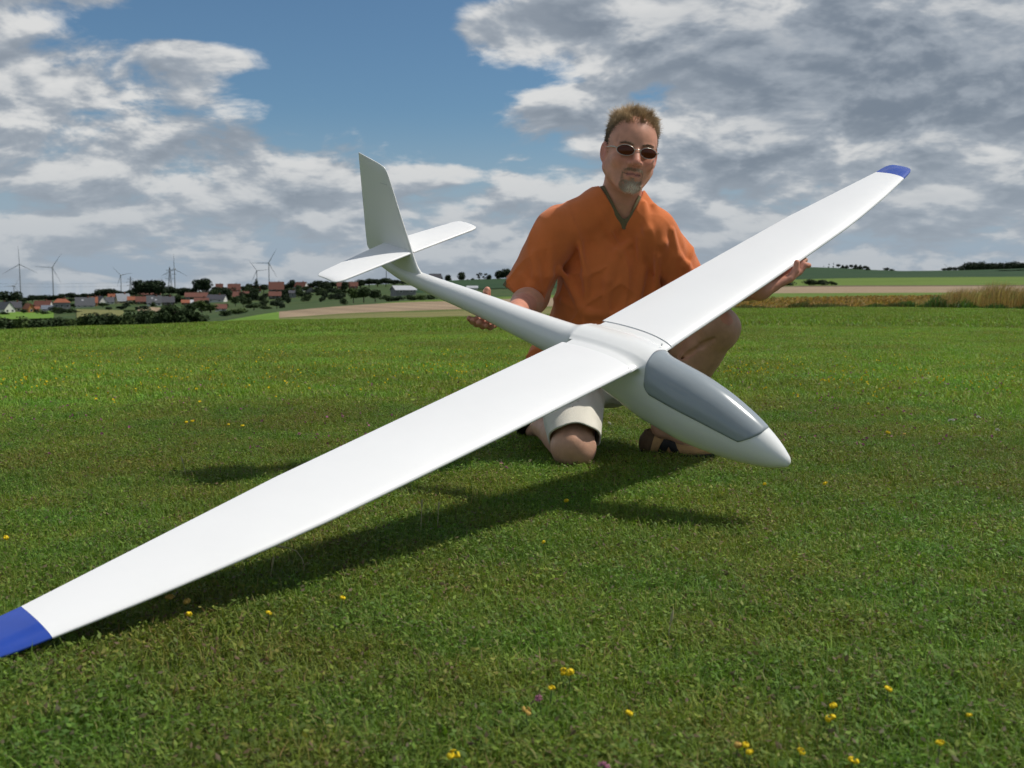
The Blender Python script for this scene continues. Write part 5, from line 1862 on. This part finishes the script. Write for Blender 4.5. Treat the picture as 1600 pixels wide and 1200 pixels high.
# ---------------------------------------------------------------- wind turbines
M['turbine'] = mat('turbine_paint_shaded', (0.30, 0.32, 0.345), 0.7)  # pale paint darkened: cloud shade and backlight put into the grey
M['steel'] = mat('galvanised_steel', (0.16, 0.165, 0.17), 0.6, metal=0.3)
def turbine(label, uh, vh, vbase, rpx, angles, yaw, r=2600.0):
    k = r / 1620
    hub = PR(uh, vh, r)
    b = PR(uh, vbase + 6, r)
    t = empty('wind_turbine', b)
    H_ = hub[2] - b[2]
    V, Q = tube_np([(np.array([(0, 0, 0), (0, 0, H_ * .5), (0, 0, H_)]), np.array([1.6, 1.25, .95]))], 12)
    obj('tower', mesh_np('tower', V, Q), M['turbine'], t)
    cy, sy = math.cos(yaw), math.sin(yaw)
    fwd = np.array([sy, -cy, 0])                          # rotor looks this way
    side = np.array([cy, sy, 0])
    V, F = box(-1.6, 1.6, -3, 7, -1.6, 1.6)
    nac = obj('nacelle', mesh_from('nacelle', V, F), M['turbine'], t)
    nac.location = (0, 0, H_)
    nac.rotation_euler = (0, 0, yaw)
    V, Q = tube_np([(np.array([(0, -3, 0), (0, -4.2, 0), (0, -5.2, 0), (0, -5.6, 0)]), np.array([1.5, 1.6, 1.0, .1]))], 12)
    hb = obj('hub', mesh_np('hub', V, Q), M['turbine'], t)
    hb.location = (0, 0, H_)
    hb.rotation_euler = (0, 0, yaw)
    Rm_ = rpx * k
    for a in angles:
        a = math.radians(a)
        d = side * math.cos(a) + np.array([0, 0, 1]) * math.sin(a)
        w_ = np.cross(d, fwd)
        V, F = [], []
        for q, cw, th in ((0.02, .9, .9), (.12, 1.5, .5), (.3, 1.3, .35), (.65, .9, .22), (.95, .5, .12), (1.0, .2, .1)):
            c = np.array([0, 0, H_]) + fwd * 4.4 + d * Rm_ * q
            V += [c + w_ * cw * .5, c + fwd * th * .5, c - w_ * cw * .5, c - fwd * th * .5]
        for i in range(5):
            for j in range(4):
                F.append((i * 4 + j, i * 4 + (j + 1) % 4, (i + 1) * 4 + (j + 1) % 4, (i + 1) * 4 + j))
        F += [(0, 1, 2, 3), (20, 21, 22, 23)]
        obj('blade', mesh_from('blade', V, F), M['turbine'], t)
    tag(t, label, 'wind turbine', 'wind turbines behind the village')
turbine('leftmost wind turbine, one blade pointing straight up', 33, 413, 466, 26, (92, 212, 332), .45)
turbine('second wind turbine from the left, one blade level', 84, 418, 464, 24, (177, 57, 297), .3)
turbine('smallest wind turbine left of the tall tree clump', 190, 430, 461, 17, (132, 12, 252), .3, 3000)
turbine('wind turbine standing right of the tall tree clump, blades like an inverted y', 274, 420, 458, 22, (90, 210, 330), .1)
turbine('shorter of the pair of turbines left of the tailplane', 402, 423, 450, 19, (125, 5, 245), .2, 2900)
turbine('taller of the pair of turbines left of the tailplane', 421, 411, 450, 25, (60, 180, 300), .1)
turbine('half hidden turbine at the far right hill with raised blades', 1481, 421, 432, 13, (140, 20, 260), .3, 2900)
turbine('turbine sunk behind the left skyline trees, only nacelle and one level blade', 23, 447, 470, 13, (180, 300, 60), .9, 3100)
turbine('turbine hidden behind the glider tail, tower showing under the tailplane', 604, 409, 446, 20, (40, 160, 280), .3, 2900)

def pylon(label, u, vtop, vbase, r=1900.0):
    k = r / 1620
    top, b = PR(u, vtop, r), PR(u, vbase + 8, r)
    H_ = top[2] - b[2]
    t = empty('power_pylon', b)
    bw = H_ * .085
    paths = []
    lv = [0, .25, .45, .62, .76, .88, 1.0]
    wd = [1, .72, .52, .36, .26, .22, .06]
    cor = lambda i, j: np.array([(-1, -1), (1, -1), (1, 1), (-1, 1)][j] + (0,)) * bw * wd[i] + np.array([0, 0, H_ * lv[i]])
    for j in range(4):
        paths.append((np.array([cor(i, j) for i in range(7)]), np.full(7, .22)))
        for i in range(6):
            paths.append((np.array([cor(i, j), cor(i + 1, (j + 1) % 4)]), np.full(2, .12)))
            paths.append((np.array([cor(i, (j + 1) % 4), cor(i + 1, j)]), np.full(2, .12)))
    V, Q = tube_np(paths, 4)
    obj('mast', mesh_np('mast', V, Q, False), M['steel'], t)
    for zz, L in ((.62, .20), (.76, .26), (.88, .17)):
        L *= H_ * .8
        V, Q = tube_np([(np.array([(-L, 0, H_ * zz + .4), (0, 0, H_ * zz + 1.6), (L, 0, H_ * zz + .4)]), np.full(3, .16)), (np.array([(-L, 0, H_ * zz + .4), (0, 0, H_ * zz - .4), (L, 0, H_ * zz + .4)]), np.full(3, .16))], 4)
        obj('crossarm', mesh_np('crossarm', V, Q, False), M['steel'], t)
    tag(t, label, 'pylon', 'power pylons behind the village')
    return np.array(b) + np.array([0, 0, H_ * .76]), np.array(b) + np.array([0, 0, H_ * .62])
p1_ = pylon('small lattice power pylon left of the tall tree clump', 205, 432, 462, 2100)
p2_ = pylon('larger lattice power pylon beside the inverted y turbine', 266.5, 417, 458, 1700)
p0_ = (PR(-200, 436, 2300), PR(-200, 440, 2300))
for i in range(2):
    for a, b, lab in ((p0_[i], p1_[i], 'power cable sagging in from the left to the small pylon'), (p1_[i], p2_[i], 'power cable between the two pylons')):
        t = np.linspace(0, 1, 14)[:, None]
        pts = a * (1 - t) + b * t
        pts[:, 2] -= 14 * (t[:, 0] * (1 - t[:, 0])) * 1.6
        V, Q = tube_np([(pts, np.full(14, .11))], 4)
        o = obj('power_cable', mesh_np('power_cable', V, Q), M['steel'])
        tag(o, ('upper ' if i == 0 else 'lower ') + lab, 'cable', 'power cables')

# ================================================================== grass and flowers
def grass_mat(name, gloss=0.3):
    m = bpy.data.materials.new(name)
    m.use_nodes = True
    nt = m.node_tree
    nt.nodes.clear()
    t = NT(nt)
    at = t.node('ShaderNodeAttribute', attribute_name='tint')
    geo = t.node('ShaderNodeNewGeometry')
    n1 = t.noise(geo.outputs['Position'], 0.55, 4.0, 0.6)
    n2 = t.noise(geo.outputs['Position'], 3.2, 3.0, 0.6)
    c = t.mix(1.0, at.outputs['Color'], t.mix(t.ss(n1, 0.36, 0.64), (0.94, 0.88, 0.84, 1), (1.12, 1.22, 1.04, 1)), 'MULTIPLY')
    c = t.mix(1.0, c, t.mix(t.ss(n2, 0.35, 0.68), (1.20, 1.02, 0.98, 1), (0.86, 1.06, 0.92, 1)), 'MULTIPLY')
    p = t.node('ShaderNodeBsdfPrincipled')
    t.put(p.inputs['Base Color'], c)
    p.inputs['Roughness'].default_value = 0.62
    p.inputs['Specular IOR Level'].default_value = gloss
    tr = t.node('ShaderNodeBsdfTranslucent')
    t.put(tr.inputs['Color'], t.mix(1.0, c, (1.15, 1.25, 0.7, 1), 'MULTIPLY'))
    mx_ = t.node('ShaderNodeMixShader')
    mx_.inputs[0].default_value = 0.32
    nt.links.new(p.outputs[0], mx_.inputs[1])
    nt.links.new(tr.outputs[0], mx_.inputs[2])
    o = t.node('ShaderNodeOutputMaterial')
    nt.links.new(mx_.outputs[0], o.inputs[0])
    return m
M['grass'] = grass_mat('grass_blades')
M['straw'] = grass_mat('dry_grass', 0.2)
GPAL = np.array([[.122, .200, .025], [.172, .248, .036], [.105, .170, .031], [.195, .218, .048], [.270, .212, .098], [.132, .100, .062]])
FPAL = np.array([[.150, .240, .030], [.190, .280, .040], [.140, .215, .036], [.200, .245, .052], [.25, .23, .095], [.16, .15, .07]])
def blades(n, size, hmin, hmax, wid, seed, lean=.8, pal=GPAL, pw=(.33, .29, .20, .11, .045, .025), leaf=0.0, leafsize=.007):
    r = np.random.RandomState(seed)
    nb = int(n * (1 - leaf))
    P0 = np.stack([r.uniform(-size / 2, size / 2, nb), r.uniform(-size / 2, size / 2, nb), np.full(nb, -.004)], 1)
    P0[:, :2] += r.normal(size=(nb, 2)) * size * .05
    a = r.uniform(0, 6.283, nb)
    d = np.stack([np.cos(a), np.sin(a), np.zeros(nb)], 1)
    sd_ = np.stack([-np.sin(a), np.cos(a), np.zeros(nb)], 1)
    h = r.uniform(hmin, hmax, nb) * (.75 + .5 * r.rand(nb) ** 2)
    ln = r.uniform(.1, lean, nb) * h
    w_ = wid * r.uniform(.6, 1.3, nb)
    mid = P0 + d * (ln * .35)[:, None] + np.array([0, 0, 1]) * (h * .6)[:, None]
    tip = P0 + d * ln[:, None] + np.array([0, 0, 1]) * (h * (1 - .25 * (ln / h)))[:, None]
    V = np.stack([P0 - sd_ * w_[:, None] * .5, P0 + sd_ * w_[:, None] * .5, mid + sd_ * w_[:, None] * .42, mid - sd_ * w_[:, None] * .42, tip], 1).reshape(-1, 3)
    b0 = np.arange(nb)[:, None] * 5
    T = np.concatenate([b0 + [0, 1, 2], b0 + [0, 2, 3], b0 + [3, 2, 4]])
    col = pal[r.choice(len(pal), nb, p=np.array(pw) / sum(pw))] * r.uniform(.75, 1.25, (nb, 1))
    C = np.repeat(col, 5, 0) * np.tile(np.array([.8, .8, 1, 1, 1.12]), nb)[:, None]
    nl = n - nb
    if nl:
        c = np.stack([r.uniform(-size / 2, size / 2, nl), r.uniform(-size / 2, size / 2, nl), r.uniform(.004, hmax * .75, nl)], 1)
        nn_ = r.normal(size=(nl, 3)) * .45 + np.array([0, 0, 1])
        nn_ /= np.linalg.norm(nn_, axis=1, keepdims=True)
        e = np.cross(nn_, r.normal(size=(nl, 3)))
        e /= np.linalg.norm(e, axis=1, keepdims=True)
        f = np.cross(nn_, e)
        s_ = (leafsize * r.uniform(.5, 1.2, nl))[:, None]
        LV = np.stack([c - e * s_, c - f * s_ * .55 - nn_ * s_ * .15, c + e * s_, c + f * s_ * .55 - nn_ * s_ * .15], 1).reshape(-1, 3)
        q0 = np.arange(nl)[:, None] * 4 + len(V)
        T = np.concatenate([T, q0 + [0, 1, 2], q0 + [0, 2, 3]])
        lc = pal[r.choice([0, 1, 2, 2, 3, 5], nl)] * r.uniform(.7, 1.2, (nl, 1))
        V = np.concatenate([V, LV])
        C = np.concatenate([C, np.repeat(lc, 4, 0)])
    return V, T, C
def tinted(name, V, T, C, m, smooth=False):
    me = mesh_np(name, V, T, smooth)
    a = me.color_attributes.new('tint', 'FLOAT_COLOR', 'POINT')
    a.data.foreach_set('color', np.concatenate([C, np.ones((len(C), 1))], 1).astype(np.float32).ravel())
    me.materials.append(m)
    return me

def scatter(name, label, cat, protos, pts, rots, scales, idx):
    """one object that repeats grass patches over the ground"""
    pc = bpy.data.collections.new(name + '_patches')
    for i, me in enumerate(protos):
        pc.objects.link(bpy.data.objects.new('patch_%02d' % i, me))
    me = bpy.data.meshes.new(name)
    me.from_pydata([tuple(map(float, p)) for p in pts], [], [])
    for an, ty, val in (('rot', 'FLOAT', rots), ('scl', 'FLOAT', scales), ('idx', 'INT', idx)):
        a = me.attributes.new(an, ty, 'POINT')
        a.data.foreach_set('value', np.asarray(val, dtype=np.float32 if ty == 'FLOAT' else np.int32))
    o = obj(name, me)
    ng = bpy.data.node_groups.new(name, 'GeometryNodeTree')
    ng.interface.new_socket('Geometry', in_out='INPUT', socket_type='NodeSocketGeometry')
    ng.interface.new_socket('Geometry', in_out='OUTPUT', socket_type='NodeSocketGeometry')
    nn = ng.nodes.new
    gi, go = nn('NodeGroupInput'), nn('NodeGroupOutput')
    ci = nn('GeometryNodeCollectionInfo')
    ci.inputs[0].default_value = pc
    ci.inputs['Separate Children'].default_value = True
    ci.inputs['Reset Children'].default_value = True
    iop = nn('GeometryNodeInstanceOnPoints')
    iop.inputs['Pick Instance'].default_value = True
    def attr(nm, ty):
        a = nn('GeometryNodeInputNamedAttribute')
        a.data_type = ty
        a.inputs['Name'].default_value = nm
        return [s_ for s_ in a.outputs if s_.name == 'Attribute' and s_.enabled][0] if any(s_.enabled and s_.name == 'Attribute' for s_ in a.outputs) else a.outputs[0]
    cx = nn('ShaderNodeCombineXYZ')
    L = ng.links.new
    L(gi.outputs[0], iop.inputs['Points'])
    L(ci.outputs[0], iop.inputs['Instance'])
    L(attr('idx', 'INT'), iop.inputs['Instance Index'])
    L(attr('rot', 'FLOAT'), cx.inputs[2])
    L(cx.outputs[0], iop.inputs['Rotation'])
    L(attr('scl', 'FLOAT'), iop.inputs['Scale'])
    L(iop.outputs[0], go.inputs[0])
    md = o.modifiers.new('grass', 'NODES')
    md.node_group = ng
    tag(o, label, cat, kind='stuff')
    return o

gr = np.random.RandomState(77)
def field_pts(step, r0, r1, amax=48):
    n = int(r1 / step) + 2
    X, Y = np.meshgrid(np.arange(-n, n + 1) * step, np.arange(-1, n + 1) * step)
    x = (X + gr.uniform(-.3, .3, X.shape) * step).ravel()
    y = (Y + gr.uniform(-.3, .3, Y.shape) * step).ravel()
    r = np.hypot(x, y + .0)
    a = np.degrees(np.arctan2(x, y + .8))
    k = (np.abs(a) < amax) & (r >= r0) & (r < r1) & (y > .35)
    x, y = x[k], y[k]
    re = np.interp(np.arctan2(x, y), _tabA, _tabR)
    k = np.hypot(x, y) < re - .4
    x, y = x[k], y[k]
    return np.stack([x, y, lawn_z(x, y)], 1)
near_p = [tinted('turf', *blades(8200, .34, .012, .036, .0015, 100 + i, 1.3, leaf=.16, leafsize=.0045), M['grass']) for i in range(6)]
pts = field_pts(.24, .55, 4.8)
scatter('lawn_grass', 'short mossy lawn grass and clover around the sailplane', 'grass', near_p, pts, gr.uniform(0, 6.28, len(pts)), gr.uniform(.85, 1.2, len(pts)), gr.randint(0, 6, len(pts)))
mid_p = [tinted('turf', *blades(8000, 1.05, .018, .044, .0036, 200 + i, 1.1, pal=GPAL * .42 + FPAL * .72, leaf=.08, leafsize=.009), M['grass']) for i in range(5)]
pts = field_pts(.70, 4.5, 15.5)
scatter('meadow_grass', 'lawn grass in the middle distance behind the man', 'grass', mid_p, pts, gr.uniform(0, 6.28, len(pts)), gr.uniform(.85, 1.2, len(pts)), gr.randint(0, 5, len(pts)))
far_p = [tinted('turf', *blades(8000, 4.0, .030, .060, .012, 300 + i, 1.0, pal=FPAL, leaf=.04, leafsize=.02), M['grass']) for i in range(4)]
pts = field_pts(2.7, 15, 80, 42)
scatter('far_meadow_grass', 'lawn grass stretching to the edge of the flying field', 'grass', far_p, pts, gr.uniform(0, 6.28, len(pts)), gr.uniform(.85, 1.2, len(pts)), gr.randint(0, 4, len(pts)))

# tall dry grass and weeds at the right edge of the lawn
def edge_grass(name, label, n, u0, u1, dr0, dr1, hfun, wid, pal, pw, seed, m, lean):
    r = np.random.RandomState(seed)
    u = r.uniform(u0, u1, n)
    gu = np.arange(u0 - 12, u1 + 13, 12.0)
    ge = np.array([LAWN_EDGE(q)[1] for q in gu])
    gt = np.linspace(dr0, dr1, 14)
    gz = np.array([[terr_z(q, e_ + t_) for t_ in gt] for q, e_ in zip(gu, ge)])
    re_ = np.interp(u, gu, ge)
    dr = r.uniform(dr0, dr1, n)
    iu = np.clip(((u - gu[0]) / 12), 0, len(gu) - 1.001)
    it = (dr - dr0) / (dr1 - dr0) * 12.999
    i0, t0 = iu.astype(int), it.astype(int)
    fu, ft = iu - i0, it - t0
    z = (gz[i0, t0] * (1 - fu) * (1 - ft) + gz[i0 + 1, t0] * fu * (1 - ft) + gz[i0, t0 + 1] * (1 - fu) * ft + gz[i0 + 1, t0 + 1] * fu * ft)
    dv = np.stack([ray(q, 450) for q in u])
    P0 = dv * ((re_ + dr) / np.hypot(dv[:, 0], dv[:, 1]))[:, None]
    P0[:, 2] = z
    h = np.array([hfun(q, r) for q in u])
    a = r.normal(0.15, .9, n)
    d = np.stack([np.cos(a), np.sin(a), np.zeros(n)], 1)
    b = r.uniform(0, 6.28, n)
    sd_ = np.stack([np.cos(b), np.sin(b), np.zeros(n)], 1)
    ln = r.uniform(.1, lean, n) * h
    w_ = wid * r.uniform(.5, 1.4, n)
    mid = P0 + d * (ln * .3)[:, None] + np.array([0, 0, 1]) * (h * .6)[:, None]
    tip = P0 + d * ln[:, None] + np.array([0, 0, 1]) * (h * (1 - .2 * (ln / h)))[:, None]
    V = np.stack([P0 - sd_ * w_[:, None] * .5, P0 + sd_ * w_[:, None] * .5, mid + sd_ * w_[:, None] * .45, mid - sd_ * w_[:, None] * .45, tip], 1).reshape(-1, 3)
    b0 = np.arange(n)[:, None] * 5
    T = np.concatenate([b0 + [0, 1, 2], b0 + [0, 2, 3], b0 + [3, 2, 4]])
    C = np.repeat(np.array(pal)[r.choice(len(pal), n, p=np.array(pw) / sum(pw))] * r.uniform(.7, 1.25, (n, 1)), 5, 0)
    o = obj(name, tinted(name, V, T, C, m))
    tag(o, label, 'grass', kind='stuff')
edge_grass('tall_dry_grass', 'tall pale dry grass along the lawn edge at the right', 16000, 1430, 2300, .3, 5.5,
           lambda q, r: (np.interp(q, [1430, 1470, 1500, 1540, 2300], [.35, .55, .85, 1.02, 1.1]) + .08 * math.sin(q * .09)) * r.uniform(.55, 1.08), .016,
           [(.40, .28, .13), (.32, .21, .10), (.48, .36, .19), (.17, .16, .06)], (.45, .28, .17, .10), 5, M['straw'], .55)
edge_grass('green_weeds', 'green weeds at the foot of the dry grass', 9000, 1300, 2300, .1, 1.6,
           lambda q, r: np.interp(q, [1300, 1350, 1400, 1450, 1480, 1530, 2300], [.12, .22, .30, .55, .62, .30, .25]) * (.7 + .3 * math.sin(q * .13)) * r.uniform(.5, 1.1), .035,
           [(.07, .125, .028), (.09, .155, .034), (.055, .10, .026)], (.4, .3, .3), 6, M['grass'], .9)
edge_grass('verge_weeds', 'low dull weeds along the edge of the straw field', 7000, 1120, 1420, .0, 2.2,
           lambda q, r: (.16 + .10 * math.sin(q * .05) + (.22 if 1232 < q < 1262 else 0)) * r.uniform(.4, 1.1), .03,
           [(.085, .10, .028), (.16, .13, .05), (.06, .085, .022)], (.4, .35, .25), 7, M['grass'], .9)
edge_grass('straw_rows', 'cut straw lying in the golden field', 12000, 1150, 2000, 1.0, 40,
           lambda q, r: r.uniform(.10, .26), .10, [(.34, .22, .07), (.26, .17, .06), (.19, .14, .05)], (.4, .35, .25), 8, M['straw'], 1.6)

# ---------------------------------------------------------------- flowers
M['yellow'] = mat('yellow_petals', (0.72, 0.52, 0.015), 0.7, var=0.15, scale=200, spec=0.2)
M['orange_p'] = mat('orange_petals', (0.50, 0.32, 0.08), 0.8, var=0.15, scale=200, spec=0.2)
M['pink'] = mat('clover_pink', (0.36, 0.14, 0.21), 0.7, var=0.2, scale=200, spec=0.2)
M['stem'] = mat('flower_stem', (0.07, 0.12, 0.03), 0.7)
def lump(c, r, q, seg=6, ring=4):
    V, F = [], []
    c, r = np.asarray(c), np.asarray(r)
    for i in range(ring + 1):
        th = math.pi * i / ring
        for j in range(seg):
            ph = 2 * math.pi * j / seg
            p = np.array([math.sin(th) * math.cos(ph), math.sin(th) * math.sin(ph), math.cos(th)]) * r
            V.append(c + q @ p)
    for i in range(ring):
        for j in range(seg):
            F.append((i * seg + j, (i + 1) * seg + j, (i + 1) * seg + (j + 1) % seg, i * seg + (j + 1) % seg))
    return V, F
fr_ = random.Random(4)
def blossom(kind, seed):
    q = random.Random(seed)
    V, F = [], []
    def add(t):
        b0 = len(V)
        V.extend(t[0])
        F.extend([tuple(i + b0 for i in f) for f in t[1]])
    if kind == 'clover':
        for i in range(26):
            a, z = q.uniform(0, 6.28), q.uniform(-.4, 1)
            d = np.array([math.cos(a) * math.sqrt(1 - z * z), math.sin(a) * math.sqrt(1 - z * z), z])
            R = np.array(Vector(d).to_track_quat('Z', 'Y').to_matrix())
            add(lump(d * .006, (.0014, .0014, .004), R, 5, 3))
    else:
        n = q.choice([3, 4, 4, 5])
        for i in range(n):
            a = 6.28 * i / n + q.uniform(-.3, .3)
            d = np.array([math.cos(a), math.sin(a), q.uniform(.2, .7)])
            d /= np.linalg.norm(d)
            R = np.array(Vector(d).to_track_quat('Y', 'Z').to_matrix())
            add(lump(d * .0055, (.0028, .0066, .0042), R))                 # keel
            add(lump(d * .0085 + np.array([0, 0, .0042]), (.0062, .0016, .0058), R))   # banner petal
    return mesh_from('blossom', V, F, True)
BL = {k: [blossom(k, s_) for s_ in range(3)] for k in ('trefoil', 'clover')}
BLM = {}
def flower(label, u, v, kind='trefoil', mk='yellow', z=.036, scale=1.0, cat='flower'):
    d = ray(u, v)
    g = CC + d * ((z - CAMH) / d[2])
    for _ in range(3):
        zz = float(lawn_z(g[0], g[1])) + z
        g = CC + d * ((zz - CAMH) / d[2])
    base = np.array([g[0], g[1], float(lawn_z(g[0], g[1]))])
    t = empty('clover_flower' if kind == 'clover' else 'yellow_flower', base, fr_.uniform(0, 6))
    i = fr_.randrange(3)
    key = (kind, i, mk)
    if key not in BLM:
        me = BL[kind][i].copy()
        me.materials.append(M[mk])
        BLM[key] = me
    o = bpy.data.objects.new('blossom', BLM[key])
    COL.objects.link(o)
    o.parent = t
    o.location = (0, 0, z - .004)
    o.scale = (scale * fr_.uniform(.85, 1.35), scale * fr_.uniform(.8, 1.1), scale * fr_.uniform(.65, .95))
    o.rotation_euler = (fr_.uniform(-.6, .6), fr_.uniform(-.6, .6), 0)
    V, Q = tube_np([(np.array([(0, 0, -.004), (.002, .001, z * .5), (0, 0, z - .003)]), np.array([.0009, .0008, .0007]))], 5)
    obj('stem', mesh_np('stem', V, Q), M['stem'], t)
    tag(t, label, cat, 'wild flowers in the near lawn')
FLOW = [(850, 845, 'yellow', 'single yellow flower in the open grass below the boom of the shadow'), (886, 781, 'yellow', 'yellow flower at the edge of the shadow under the kneeling man'),
        (880, 1046, 'yellow', 'left of two yellow blooms side by side in the bottom middle grass'), (892, 1049, 'yellow', 'right of two yellow blooms side by side in the bottom middle grass'),
        (862, 1072, 'yellow', 'bright yellow flower just below the side by side pair'), (1153, 1162, 'orange_p', 'orange tinged bloom on the left of the lowest yellow trio'),
        (1164, 1161, 'yellow', 'yellow bloom on top of the lowest yellow trio'), (1172, 1172, 'yellow', 'yellow bloom on the right of the lowest yellow trio'),
        (1251, 1170, 'yellow', 'yellow flower alone right of the lowest trio'), (1333, 1185, 'yellow', 'large yellow flower nearest the bottom edge'),
        (1303, 1100, 'yellow', 'upper of two stacked yellow flowers at the lower right'), (1299, 1119, 'yellow', 'lower of two stacked yellow flowers at the lower right'),
        (1515, 1114, 'yellow', 'yellow flower furthest right in the foreground'), (1469, 1157, 'yellow', 'pale yellow flower at the lower right corner area'),
        (1387, 1073, 'yellow', 'tiny yellow flower above the lower right flowers'), (982, 1111, 'yellow', 'small yellow flower in the bottom middle, right of the pair'),
        (822, 1107, 'orange_p', 'faded orange flower left below the bright yellow one'), (708, 1177, 'yellow', 'yellow flower near the bottom edge left of the middle'),
        (8, 839, 'yellow', 'yellow flower at the left picture edge above the wing tip'), (265, 931, 'orange_p', 'orange flower against the wing shadow near the blue tip'),
        (293, 938, 'orange_p', 'second orange flower by the wing shadow, further right'), (295, 958, 'yellow', 'little yellow flower below the orange pair at the wing shadow'),
        (535, 932, 'yellow', 'yellow flower in front of the near wing\'s middle'), (419, 955, 'yellow', 'dull yellow flower below the near wing'),
        (1195, 755, 'yellow', 'yellow flower just below the sailplane\'s nose'), (1290, 754, 'yellow', 'yellow flower right of the sailplane\'s nose'),
        (1387, 675, 'yellow', 'left yellow flower of the pair in the lawn at the right'), (1413, 677, 'orange_p', 'orange flower of the pair in the lawn at the right'),
        (1357, 630, 'yellow', 'yellow flower in the right lawn level with the canopy'), (960, 635, 'yellow', 'yellow flower between the shorts and the fuselage'),
        (291, 659, 'yellow', 'left yellow flower above the tail\'s shadow'), (301, 657, 'yellow', 'right yellow flower above the tail\'s shadow'),
        (357, 662, 'yellow', 'yellow flower behind the near wing, left of its twin'), (379, 664, 'yellow', 'yellow flower behind the near wing, right of its twin'), (483, 606, 'yellow', 'yellow flower in the lawn below the tail')]
for (u, v, mk, lab) in FLOW:
    flower(lab, u, v, 'trefoil', mk, z=.034 + .008 * fr_.random(), scale=fr_.uniform(.42, .66))
for (u, v, lab) in [(783, 722, 'pink clover head left of the kneeling knee'), (791, 728, 'second pink clover head left of the kneeling knee, lower'), (495, 677, 'pink clover head behind the near wing'), (467, 676, 'pale clover head left of the pink one behind the near wing'),
                    (944, 1192, 'purple clover head at the bottom edge'), (179, 620, 'purple clover head in the left lawn'), (842, 1087, 'purple clover head right under the bright yellow flower')]:
    flower(lab, u, v, 'clover', 'pink', z=.034, scale=.62)
for (u, v, lab) in [(1484, 655, 'white clover head left of its pair in the right lawn'), (1489, 655, 'white clover head right of its pair in the right lawn'), (1529, 650, 'white clover head furthest right in the lawn'), (952, 660, 'white clover head beside the shorts'), (1559, 670, 'white clover head near the right picture edge')]:
    if 'white_p' not in M:
        M['white_p'] = mat('white_petals', (0.6, 0.58, 0.5), 0.6)
    flower(lab, u, v, 'clover', 'white_p', z=.04, scale=.8)

# far flowers, too small and many to count
def specks(name, label, n, mk, bands, size, seed):
    r = np.random.RandomState(seed)
    V, T = [], []
    wts = np.array([b[4] for b in bands], float)
    k = 0
    while k < n:
        (u0, u1, v0, v1, _) = bands[r.choice(len(bands), p=wts / wts.sum())]
        u, v = r.uniform(u0, u1), r.normal((v0 + v1) / 2, (v1 - v0) / 3.2)
        if v < 496 + max(0, (430 - u) * .06):
            continue
        d = ray(u, v)
        g = CC + d * ((.03 - CAMH) / d[2])
        for _ in range(6):
            zz = float(lawn_z(g[0], g[1])) + .045
            g = CC + d * ((zz - CAMH) / d[2])
        rr_ = math.hypot(g[0], g[1])
        if rr_ > 60 or rr_ < 3.2:
            continue
        m_ = 1 + r.randint(0, 4)
        for _ in range(m_):
            c = g + r.normal(size=3) * np.array([.07, .07, .006])
            s_ = size * r.uniform(.6, 1.2)
            b0 = len(V)
            for ax2 in range(3):
                a = r.normal(size=3)
                a /= np.linalg.norm(a)
                b = np.cross(a, r.normal(size=3))
                b /= np.linalg.norm(b)
                V += [c - a * s_, c - b * s_ * .6, c + a * s_, c + b * s_ * .6]
                T.append((b0 + ax2 * 4, b0 + ax2 * 4 + 1, b0 + ax2 * 4 + 2, b0 + ax2 * 4 + 3))
            k += 1
    o = obj(name, mesh_np(name, np.array(V), np.array(T), False), M[mk])
    tag(o, label, 'flowers', kind='stuff')
specks('distant_yellow_flowers', 'scattered yellow wild flowers across the far lawn', 1000, 'yellow',
       [(-100, 820, 538, 562, 5), (-50, 480, 565, 600, 3), (480, 860, 545, 590, 4), (-100, 900, 505, 530, 1.2), (1130, 1650, 560, 585, 3), (1130, 1650, 585, 610, 2), (1100, 1650, 500, 540, .8), (-50, 700, 600, 640, .7)], .0065, 3)
specks('distant_purple_flowers', 'faint purple clover patches across the lawn', 260, 'pink', [(-100, 600, 600, 690, 2), (1150, 1650, 560, 700, 2), (500, 800, 640, 740, 1)], .006, 4)

# a few tall bleached stalks that stand out of the turf
M['stalk'] = mat('bleached_stalk', (0.34, 0.31, 0.17), 0.7)
def stalk(label, u, v, pts_px):
    g = CC + ray(u, v) * ((.0 - CAMH) / ray(u, v)[2])
    pts = []
    for (du, dv) in pts_px:
        pts.append(P(u + du, v + dv, g[1]))
    base = g.copy()
    pts = [np.array(p) - base for p in pts]
    n = len(pts)
    t = empty('grass_stalk', base)
    V, Q = tube_np([(np.array(pts), np.linspace(.0012, .0008, n))], 5)
    obj('stem', mesh_np('stem', V, Q), M['stalk'], t)
    e = pts[-1]
    dd = pts[-1] - pts[-2]
    dd = dd / np.linalg.norm(dd)
    V, Q = tube_np([(np.array([e, e + dd * .006, e + dd * .016, e + dd * .022]), np.array([.0008, .0022, .0018, .0003]))], 6)
    obj('seed_head', mesh_np('seed_head', V, Q), M['stalk'], t)
    tag(t, label, 'grass stalk')
stalk('bent pale grass stalk arching before the wing shadow', 474, 905, [(0, 0), (1, -18), (-2, -32), (-10, -43), (-20, -48), (-26, -49)])
stalk('short upright grass stalk left of the bent one', 423, 912, [(0, 0), (0, -14), (2, -26)])
stalk('upright grass stalk in the wing shadow under the wing, left of its twin', 657, 838, [(0, 0), (1, -22), (2, -44)])
stalk('upright grass stalk in the wing shadow, right of its twin', 684, 832, [(0, 0), (0, -18), (1, -34)])
stalk('pale stalk crossing the tail\'s shadow behind the wing', 292, 750, [(0, 0), (-3, -14), (-6, -26)])
stalk('pale stalk standing before the sandal', 1052, 716, [(0, 0), (0, -14), (0, -30)])
stalk('thin stalk beside the bright yellow flower in the foreground', 1046, 1010, [(0, 0), (-1, -20), (2, -36)])
